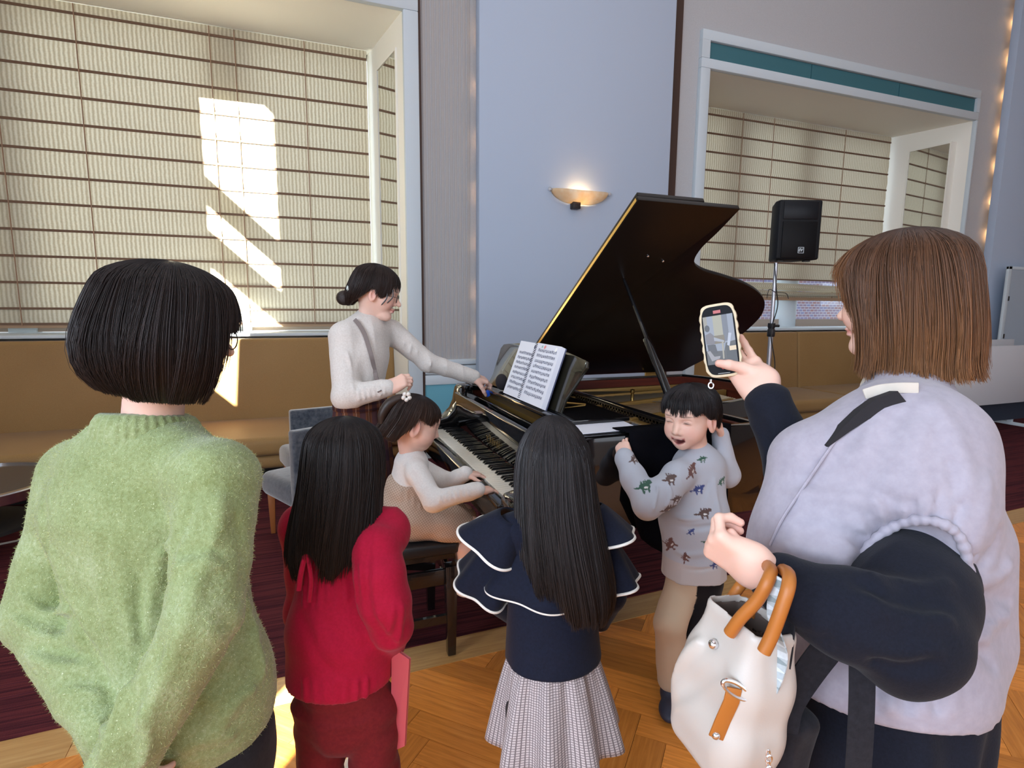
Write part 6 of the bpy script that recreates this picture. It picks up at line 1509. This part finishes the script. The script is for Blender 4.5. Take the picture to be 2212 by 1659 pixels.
mesh_obj('trousers', v, f, attr_mat('two_tone_cotton', .85, .15, 0, .1, (200, .2)), bp, smooth=True, cols=col)
m_nshoe = mat('navy_shoe', srgb(44, 46, 62), .6)
for q in (fR, fLt): shoe(bp, q[:2] + A(.05, .05) * .6, fb, .18, m_nshoe)
kn = [(.122, 0, 0, 0, -.012, 0), (.117, .05, .052, .05, -.012, 0), (.094, .088, .092, .080, -.012, 0), (.055, .105, .108, .094, -.012, 0), (.02, .106, .110, .096, -.012, 0), (-.02, .098, .104, .090, -.02, 0), (-.06, .08, .088, .076, -.03, 0)]
def hemB(p):
    a = abs(p)
    if a < .95: return .034 + .006 * math.sin(p * 17)
    if a < 1.25: return .034 - .030 * (a - .95) / .3
    if a < 1.75: return .004 + .016 * (a - 1.25) / .5
    return .02 - .07 * min(1, (a - 1.75) / .5)
hair(bp, FB, kn, hemB, (.012, .010, .012), (.020, .015, .015), m_hairm, n=3600, seed=41, clump=.012, cf=6, hemj=.008, sw=.0011, seg=10, s=.98)

# ---- 7 woman with brown bob filming with her phone
m_vest = fabric('vest_nylon', srgb(160, 154, 166), srgb(172, 166, 178), 60, .7, .10, .2, 3)
m_navys = fabric('navy_sweat', srgb(17, 20, 30), srgb(24, 27, 39), 240, .9, .25, .05)
hc = W(1938, 650, 1.13); FW = Frame(hc, (-.13, .98, -.06)); fw_ = nrm(A(-.30, .95, 0)); lw_ = np.cross(Z, fw_)
nk = W(1962, 850, 1.09); hpW = W(1935, 1470, 1.0)
wp = person('woman with brown bob in pale vest filming with a phone', (hpW[0], hpW[1], 0))
sR = W(1775, 985, 1.14); eR = W(1735, 1060, 1.12); wR = W(1652, 852, 1.19)
sL = W(1985, 1085, .95); eL = W(1955, 1375, .80); wL = W(1648, 1245, .835)
hd = head_sculpt(FW, 1.0, False, vx=.003, neck=nk - Z * .05, nr=.052)
# phone frame
pc = W(1556, 735, 1.24); px_ = nrm(W(1590, 728, 1.225) - W(1520, 738, 1.255)); pz = W(1545, 660, 1.245) - W(1568, 810, 1.235); pz = nrm(pz - px_ * (pz @ px_)); pn_ = np.cross(px_, pz)
if pn_ @ (A(0, 0, CAMH) - pc) < 0: pn_ = -pn_
dR = W(1590, 772, 1.275) - wR
hR, tipR = hand_mesh(wR + nrm(dR) * .006, dR, RW @ A(.35, .25, .9), 1, 1.0, [(0, 12, 10), (0, 14, 12), (5, 18, 14), (10, 30, 20)], spread=5, fore=wR + nrm(eR - wR) * .08, fr=.030, vx=.0024, tp=(W(1605, 795, 1.215), W(1575, 788, 1.212), W(1553, 785, 1.216)))
dL = W(1590, 1205, .85) - wL
hL, tipL = hand_mesh(wL + nrm(dL) * .005, dL, RW @ A(-.5, .6, -.6), -1, .9, [(60, 75, 35), (72, 75, 40), (78, 75, 40), (82, 75, 40)], spread=2, fore=wL + nrm(eL - wL) * .09, fr=.030, vx=.0024, tp=(W(1612, 1210, .835), W(1594, 1178, .84), W(1580, 1152, .85)))
feet = [A(hpW[0] - .09, hpW[1], 0), A(hpW[0] + .09, hpW[1] + .02, 0)]
cb = coarse([(nk - Z * .08, W(1905, 1470, 1.0), .07, .085, .03, '+', (lw_, 1.05)), (W(1978, 1260, .93), eL, .04, .036), (eL, wL * .85 + eL * .15, .036, .03), (sR, eR, .034, .034), (eR, wR * .85 + eR * .15, .036, .03), (hpW - Z * .1, A(*feet[0][:2], .06), .07, .04), (hpW - Z * .1, A(*feet[1][:2], .06), .07, .04)])
body(wp, [hd, hR, hL, cb])
# vest
S = Sculpt(.006); t1 = W(1918, 1010, 1.02); t2 = W(1905, 1420, 1.0)
S.cone(t1, t2, .142, .152, k=.06, flat=(lw_, 1.1)); S.cone(t2, W(1910, 1520, 1.0), .152, .140, k=.05, flat=(lw_, 1.1))
S.path([nk - Z * .045, W(1968, 965, 1.0), sL], [.075, .096, .098], k=.05); S.path([nk - Z * .05, sR], [.070, .075], k=.05); S.cone(nk - Z * .06, nk - Z * .002, .072, .068, k=.03)
S.cone(W(1740, 1000, 1.02), W(1745, 1180, 1.0), .06, .085, k=.06); S.cone(W(1745, 1180, 1.0), W(1760, 1460, 1.02), .085, .09, k=.06)
S.cone(W(2085, 1180, .98), W(2075, 1360, 1.0), .066, .07, k=.06)
S.cone(nk + Z * .03, nk - Z * .02, .056, .05, k=.01, op='-')
S.cone(W(1972, 1225, .84), W(1965, 1420, .80), .080, .095, k=.02, op='-')
S.plane_cut(W(1965, 1540, .88), A(0, 0, -1.))
S.disp(lambda P: .003 * vnoise(P, 9, 3) - .006 * ridged(P * A(1, 1, .7), 5, 5))
ARCH = [(1858, 1262), (1862, 1215), (1884, 1172), (1925, 1140), (1975, 1124), (2025, 1128), (2066, 1152), (2088, 1200), (2096, 1265), (2095, 1340), (2086, 1420)]
rad_ = []
for k in range(26):
    t_ = k / 25 * (len(ARCH) - 1.001); i_ = int(t_); a_ = A(*ARCH[i_]) * (1 - t_ + i_) + A(*ARCH[i_ + 1]) * (t_ - i_); o_ = nrm(a_ - A(1975, 1290)); L_ = 40 + 32 * ((k * 7) % 5) / 4
    rad_.append(([tuple(a_ + o_ * 6), tuple(a_ + o_ * L_ * .5 + A(3 * (k % 2), 0)), tuple(a_ + o_ * L_)], .0055, .006 if k % 2 else -.006))
folds(S, rad_ + [([(1720, 1062), (1820, 1078), (1895, 1072)], .014, .008), ([(1868, 1052), (1915, 1076), (1962, 1090)], .010, -.009), ([(1728, 1138), (1790, 1140), (1868, 1168)], .010, -.010), ([(1700, 1180), (1780, 1196), (1845, 1212)], .013, .009), ([(1690, 1230), (1760, 1255), (1830, 1262)], .010, -.007), ([(2128, 1040), (2118, 1110), (2096, 1170)], .012, .008), ([(2165, 1150), (2140, 1195), (2108, 1232)], .010, -.012), ([(2180, 1225), (2145, 1248), (2108, 1262)], .012, .012), ([(2186, 1298), (2140, 1290), (2104, 1286)], .008, -.014), ([(2176, 1330), (2140, 1350), (2100, 1392)], .012, .011), ([(2150, 1440), (2120, 1405), (2096, 1372)], .009, -.010), ([(2010, 868), (2060, 950), (2092, 1060)], .016, .007), ([(1940, 900), (1905, 960), (1890, 1020)], .014, -.006), ([(1990, 920), (1975, 990), (1985, 1050)], .014, .006), ([(2050, 1000), (2060, 1050), (2050, 1105)], .010, -.006), ([(1850, 930), (1780, 1010), (1720, 1050)], .012, -.006)] + [([(1890 + 32 * k, 1470 + 5 * (k % 2)), (1894 + 32 * k, 1532)], .008, .007 if k % 2 else -.006) for k in range(6)])
vs_ = garment(wp, 'vest', S, m_vest)
VV = np.array([v.co[:] for v in vs_.data.vertices]) + ORG[wp]
# gathered armhole edge
arch = catmull([surf(VV, u, v, 9, .003) for u, v in ARCH], 16)
pr = [.0078 + .0009 * math.sin(i * .9) + .0008 * math.sin(i * .31) for i in range(len(arch))]
MB().tube(arch, pr, 10).build('armhole_gather', m_vest, vs_, smooth=True, sharp=85, fix=False)
vp_ = [surf(VV, u, v, 9, .004) for u, v in ((1950, 858), (1905, 874), (1868, 896), (1830, 926), (1788, 964))]
for i_, w_ in enumerate((.034, .034, .028, .018, .004)):
    pass
vr = MB(); prev = None
for q, w_ in zip(vp_, (.026, .026, .020, .013, .003)):
    sd = RW @ A(.62, .78, 0); a_, b_ = q - sd * w_ * .5, q + sd * w_ * .5; nn_ = RW @ A(0, 0, 1.)
    cur = [a_, b_, b_ + nn_ * .02, a_ + nn_ * .02]
    if prev is not None: vr.hexa(prev + cur)
    prev = cur
vr.build('neck_opening', mat('dark_shirt', srgb(34, 32, 36), .9), vs_, smooth=True)
cp_ = [surf(VV, u, v, 9, .003) for u, v in ((1985, 838), (1940, 838), (1900, 842), (1866, 852))]
MB().ribbon(catmull(cp_, 5), RW @ A(.1, 1., 0), .018, .004).build('collar_band', mat('cream_cotton_b', srgb(206, 196, 184), .9), vs_, bevel=.002)
zp_ = [surf(VV, u, v, 8, .0015) for u, v in ((1866, 866), (1835, 906), (1790, 972), (1740, 1045), (1690, 1120), (1662, 1178))]
MB().tube(catmull(zp_, 6), .0026, 8).build('zip_edge', m_vest, vs_, smooth=True)
# black shirt under the vest, sleeves
S = Sculpt(.006); S.cone(t1, W(1950, 930, 1.03), .10, .06, k=.05, flat=(lw_, 1.05)); S.cone(nk - Z * .03, nk - Z * .08, .052, .06, k=.03)
S.path([W(1976, 1215, .955), W(1968, 1300, .86), eL], [.088, .080, .074], k=.03); S.path([eL, W(1830, 1325, .80), W(1700, 1268, .825)], [.073, .058, .045], k=.02)
S.path([sR, eR, wR + nrm(eR - wR) * .02], [.06, .058, .044], k=.02)
S.disp(lambda P: .003 * vnoise(P, 14, 2) - .005 * ridged(P * A(1, 1, 1.3), 10, 8))
folds(S, [([(1856, 1262), (1950, 1300), (2050, 1306)], .010, -.013), ([(1870, 1300), (1960, 1336), (2050, 1340)], .012, .010), ([(1885, 1240), (1960, 1260), (2050, 1262)], .012, .008), ([(1890, 1425), (1950, 1442), (2010, 1432)], .011, -.011), ([(1880, 1395), (1950, 1412), (2020, 1405)], .012, .008), ([(1788, 1288), (1786, 1340), (1790, 1400)], .007, -.006)] + [([(1712 + 18 * k, 1256 + 3 * k), (1716 + 17 * k, 1300), (1712 + 18 * k, 1350 + 4 * k)], .006, .006) for k in range(5)] + [([(1655, 900), (1690, 930), (1700, 980)], .009, .006), ([(1625, 910), (1660, 950), (1690, 1000)], .008, -.006)])
sh_ = garment(wp, 'sweatshirt', S, m_navys)
d_ = nrm(eR - wR)
MB().tube([wR + d_ * .012, wR + d_ * .016, wR + d_ * .05, wR + d_ * .055], [.036, .043, .0455, .042], 24).build('cuff', m_navys, sh_, smooth=True)
rings = [np.array([nk + Z * z + (fw_ * math.cos(a) + lw_ * math.sin(a)) * r + fw_ * .01 for a in np.linspace(0, 2 * math.pi, 60, endpoint=False)]) for z, r in ((-.01, .072), (.012, .071), (.026, .066), (.028, .061), (.0, .058))]
v, f, uv = loft(rings, 60); mesh_obj('inner_collar', v, f, mat('cream_cotton', srgb(214, 204, 192), .9), wp, smooth=True)
# lower front flap of the vest and wide dark trousers
S = Sculpt(.008); S.cone(hpW + Z * .05, hpW - Z * .10, .135, .14, k=.03, flat=(lw_, 1.15))
for i in (0, 1): S.path([hpW + A(0, 0, -.08) + lw_ * (.07, -.07)[i], A(*feet[i][:2], .08)], [.125, .12], k=.03)
S.disp(lambda P: .006 * np.sin(P[:, 0] * 60 + 3 * vnoise(P, 6, 1))); garment(wp, 'wide_trousers', S, m_navys)
for i in (0, 1): shoe(wp, feet[i][:2] - fw_[:2] * .06, fw_, .24, m_blkshoe)
BR0, BR1 = (.040, .019, .013), (.235, .10, .036)
kn = [(.140, 0, 0, 0, -.012, 0), (.134, .055, .058, .055, -.012, 0), (.108, .098, .102, .090, -.012, 0), (.06, .112, .116, .102, -.014, 0), (.01, .098, .116, .106, -.018, 0), (-.04, .078, .114, .106, -.022, 0), (-.085, .070, .110, .104, -.024, 0), (-.125, .068, .106, .100, -.024, 0), (-.155, .070, .110, .102, -.024, 0), (-.175, .074, .118, .106, -.024, 0)]
def hemW(p):
    a = abs(p)
    if a < .45: return .055
    if a < .95: return .055 - .155 * (a - .45) / .5
    return -.142 + .012 * math.sin(p * 9) + .02 * max(0, 1.5 - a)
hair(wp, FW, kn, hemW, BR0, BR1, m_hairm, n=6500, seed=55, clump=.026, cf=7, hemj=.014, sw=.0009, seg=16, s=1.0, flare=.14, lock=.16)
# ---- phone
m_case = mat('cream_case', srgb(216, 200, 168), .6); m_bez = mat('phone_bezel', (.006, .006, .008), .5, spec=.1)
ph = thing('smartphone', 'smartphone in wavy cream case filming the pianist', 'phone', tuple(pc))
def pp(a, b, c=0.0): return pc + px_ * a + pz * b + pn_ * c
out = []
NP = 80
for k in range(NP):
    a = 2 * math.pi * k / NP; cx_, sx_ = math.cos(a), math.sin(a); e = 5.0
    r = 1 / ((abs(cx_) ** e + abs(sx_) ** e) ** (1 / e)); out.append((r * cx_ * .0395 * (1 + .035 * math.sin(r * sx_ * 22)), r * sx_ * .0815))
MB().prism([pp(a, b, -.013) for a, b in out], pn_ * .014).build('case', m_case, ph, bevel=.003)
out2 = [(a * .0345 / .0395 / (1 + .035 * math.sin(b / .0815 * 22)), b * .0755 / .0815) for a, b in out]
MB().prism([pp(a, b, .0005) for a, b in out2], pn_ * .0016).build('bezel', m_bez, ph)
def emis(name, c, s_=1.0):
    m = mat(name, c, .4); t = NT(m); t.b.inputs['Emission Color'].default_value = (*c, 1); t.b.inputs['Emission Strength'].default_value = s_; t.b.inputs['Base Color'].default_value = (.01, .01, .01, 1); return m
E_ = lambda n_, r, g, b: emis('screen_' + n_, srgb(r, g, b), .75)
lay = [0]
def scr(pts, m, nm='screen_shape'):
    lay[0] += 1; MB().prism([pp(a * .031, b * .069, .0022 + lay[0] * .00012) for a, b in pts], pn_ * .0001).build(nm, m, ph, fix=False)
q4 = lambda x0, x1, y0, y1: [(x0, y0), (x1, y0), (x1, y1), (x0, y1)]
sg = 1 if (RW.T @ px_)[0] > 0 else -1
def X(pts): return [(a * sg, b) for a, b in pts] if sg == 1 else [(a * sg, b) for a, b in pts][::-1]
scr(X(q4(-1, 1, -.75, .80)), E_('blue', 150, 158, 178)); scr(X(q4(-.35, .25, .05, .80)), E_('blind', 176, 172, 150)); scr(X(q4(.25, .62, -.05, .80)), E_('wall', 104, 108, 124)); scr(X(q4(-1, -.75, .35, .80)), E_('cream', 160, 154, 140))
scr(X(q4(-.5, .3, -.1, .16)), E_('sofa', 120, 104, 70)); scr(X([(-1, -.75), (1, -.75), (1, -.05), (.35, -.1), (.2, -.35), (-1, -.3)]), E_('dark', 60, 54, 50)); scr(X([(.35, -.2), (1, -.15), (1, -.7), (.3, -.6)]), E_('piano', 38, 34, 32))
scr(X([(-.95, .22), (-.6, .28), (-.4, .18), (-.3, -.02), (-.45, -.12), (-.95, -.08)]), E_('blouse', 112, 104, 112)); scr(X([(-.4, .12), (.25, -.02), (.25, -.08), (-.4, 0)]), E_('sleeve', 168, 172, 188))
scr(X([(-.78 + .17 * math.cos(a), .42 + .11 * math.sin(a)) for a in np.linspace(0, 2 * math.pi, 14, endpoint=False)]), E_('head', 36, 30, 32)); scr(X([(-.9, -.1), (-.35, -.12), (-.25, -.42), (-.85, -.35)]), E_('skirt', 50, 40, 42))
scr(X([(.42, -.18), (.6, .2), (.8, .18), (.58, -.22)]), E_('score', 196, 204, 226)); scr(X([(.05, -.6), (.15, -.6), (.2, -.05), (.1, -.05)]), E_('keys', 178, 170, 152)); scr(X(q4(.55, 1.0, -.36, -.22)), E_('lamp', 250, 226, 190))
scr(X([(-.95, -.32), (-.75, -.3), (-.5, -.5), (-.1, -.5), (-.15, -.58), (-.7, -.64)]), E_('childtop', 160, 156, 164))
scr(X(q4(-.25, .25, .86, .96)), E_('timer', 214, 72, 72)); scr(X([(-.02 + .10 * math.cos(a), -.88 + .05 * math.sin(a)) for a in np.linspace(0, 2 * math.pi, 14, endpoint=False)]), E_('record', 190, 40, 44)); scr(X(q4(-.4, .4, -1.06, -1.045)), E_('bar', 220, 220, 224))
MB().tube([pp(-.030 * sg, -.083, -.004), pp(-.031 * sg, -.090, -.003)], .0025, 8).build('lanyard_eyelet', m_chrome, ph)
MB().tube([pp(-.031 * sg + .0055 * math.cos(a), -.0965 + .0065 * math.sin(a), -.003) for a in np.linspace(0, 2 * math.pi, 16)], .0016, 6).build('lanyard_ring', m_chrome, ph, smooth=True)

# ---- cream handbag on the forearm
m_leather = mat('cream_leather', srgb(200, 192, 184), .38); _t = NT(m_leather); _t.bump(_t.noise(_t.coord(), 320, 2), .12, .001)
m_tanl = mat('tan_leather', srgb(178, 108, 44), .45); m_lining = mat('bag_lining', srgb(92, 80, 74), .8); m_silver = mat('silver', (.78, .78, .8), .2, 1.0)
bu = nrm(W(1585, 1350, .80) - W(1512, 1640, .84)); bw = W(1648, 1405, .745) - W(1522, 1302, .855); bw = nrm(bw - bu * (bw @ bu)); bd = np.cross(bw, bu)
if bd @ (A(0, 0, CAMH) - W(1545, 1490, .8)) < 0: bd = -bd
bc = W(1530, 1488, .835) - bd * .045
hbg = thing('handbag', 'cream leather handbag with tan handles on the filming woman arm', 'handbag', tuple(bc - bu * .14))
S = Sculpt(.004); RB = np.stack([bw, bu, bd])
for k, (uu, wv, dv_) in enumerate(((-.125, .120, .060), (-.06, .118, .062), (.02, .106, .056), (.105, .086, .046))): pass
S.box(bc - bu * .075, RB, (.070, .055, .050), .03, k=.05); S.box(bc - bu * .01, RB, (.066, .07, .048), .03, k=.05); S.box(bc + bu * .07, RB, (.058, .06, .042), .02, k=.05)
S.box(bc + bu * .12, RB, (.051, .075, .034), .012, k=.006, op='-')
S.disp(lambda P: .0025 * vnoise(P, 12, 3) + crease(P, bc + bd * .06 + bw * -.03 + bu * .06, bc + bd * .06 - bw * .10 - bu * .09, .010, .008) + crease(P, bc + bd * .06 + bw * .02 + bu * .05, bc + bd * .06 - bw * .07 - bu * .09, .012, -.006))
hb_ = garment(hbg, 'bag_body', S, m_leather); VB = np.array([v.co[:] for v in hb_.data.vertices]) + ORG[hbg]
S = Sculpt(.004); S.box(bc + bu * .04, RB, (.053, .075, .036), .012); S.box(bc + bu * .055, RB, (.049, .078, .032), .012, k=.004, op='-'); garment(hbg, 'lining', S, m_lining)
for hpts in ([(1576, 1368, .795), (1600, 1335, .782), (1636, 1296, .768), (1660, 1252, .762), (1664, 1228, .79), (1640, 1222, .85), (1605, 1258, .90), (1575, 1300, .90)],
             [(1650, 1408, .742), (1668, 1370, .738), (1690, 1310, .732), (1704, 1262, .735), (1700, 1236, .77), (1676, 1236, .85), (1640, 1290, .87), (1618, 1330, .87)]):
    MB().tube(catmull([W(*p) for p in hpts], 8), .0088, 12).build('handle', m_tanl, hbg, smooth=True)
g0 = surf(VB, 1590, 1490, 8, .002); tp_ = [surf(VB, u, v, 8, .004) for u, v in ((1586, 1486), (1580, 1515), (1562, 1555), (1546, 1594))]
tb = MB().ribbon(tp_, RW @ A(.9, .35, 0), .021, .0035).build('tab', m_tanl, hbg, bevel=.001)
MB().sphere(surf(VB, 1546, 1588, 8, .005), .0062, 12, 8).build('stud', m_silver, tb, smooth=True)
gx, gy = RW @ nrm(A(.85, .53, 0)), RW @ nrm(A(-.53, .85, 0))
MB().tube([g0 + gx * .021 * math.cos(a) + gy * .008 * math.sin(a) for a in np.linspace(0, 2 * math.pi, 24)], .003, 8).build('grommet', m_silver, hbg, smooth=True)
MB().sphere(surf(VB, 1541, 1392, 8, .002), .0075, 12, 8).build('snap_button', m_silver, hbg, smooth=True)
MB().ribbon(catmull([W(1680, 1245, .76), W(1668, 1330, .765), W(1690, 1420, .77), W(1655, 1520, .79)], 6), bw, .018, .002).build('striped_scarf', check3_mat('scarf_stripe', srgb(206, 216, 222), srgb(40, 78, 80), 60, .45), hbg)
# ---- black crossbody bag with chain
kb = thing('crossbody_bag', 'black crossbody bag hanging beside the cream handbag', 'bag', tuple(W(1655, 1600, .80)))
S = Sculpt(.005); S.box(W(1672, 1610, .90), RB, (.05, .085, .03), .018); S.disp(lambda P: .003 * vnoise(P, 20, 2)); garment(kb, 'bag_body', S, m_blackc)
MB().ribbon(catmull([W(1700, 1330, .80), W(1690, 1420, .80), W(1672, 1500, .80), W(1662, 1560, .81)], 5), bw, .03, .003).build('strap', m_blackc, kb)
MB().ribbon(catmull([W(1862, 1410, .80), W(1862, 1500, .79), W(1858, 1600, .79), W(1850, 1720, .80)], 5), RW @ A(1., 0, 0), .036, .003).build('strap', m_blackc, kb)
MB().ribbon(catmull([W(1800, 1385, .82), W(1750, 1450, .83), W(1705, 1520, .83), W(1690, 1580, .83)], 5), RW @ A(.7, .7, 0), .045, .003).build('strap', m_blackc, kb)
for k in range(5):
    q = W(1659 + 2 * (k % 2), 1628 + 12 * k, .755)
    MB().tube([q + (RW @ A(math.cos(a) * (.004 if k % 2 else .002), math.sin(a) * .0058, math.sin(a) * .001)) for a in np.linspace(0, 2 * math.pi, 12)], .0013, 6).build('chain_link', m_silver, kb, smooth=True)
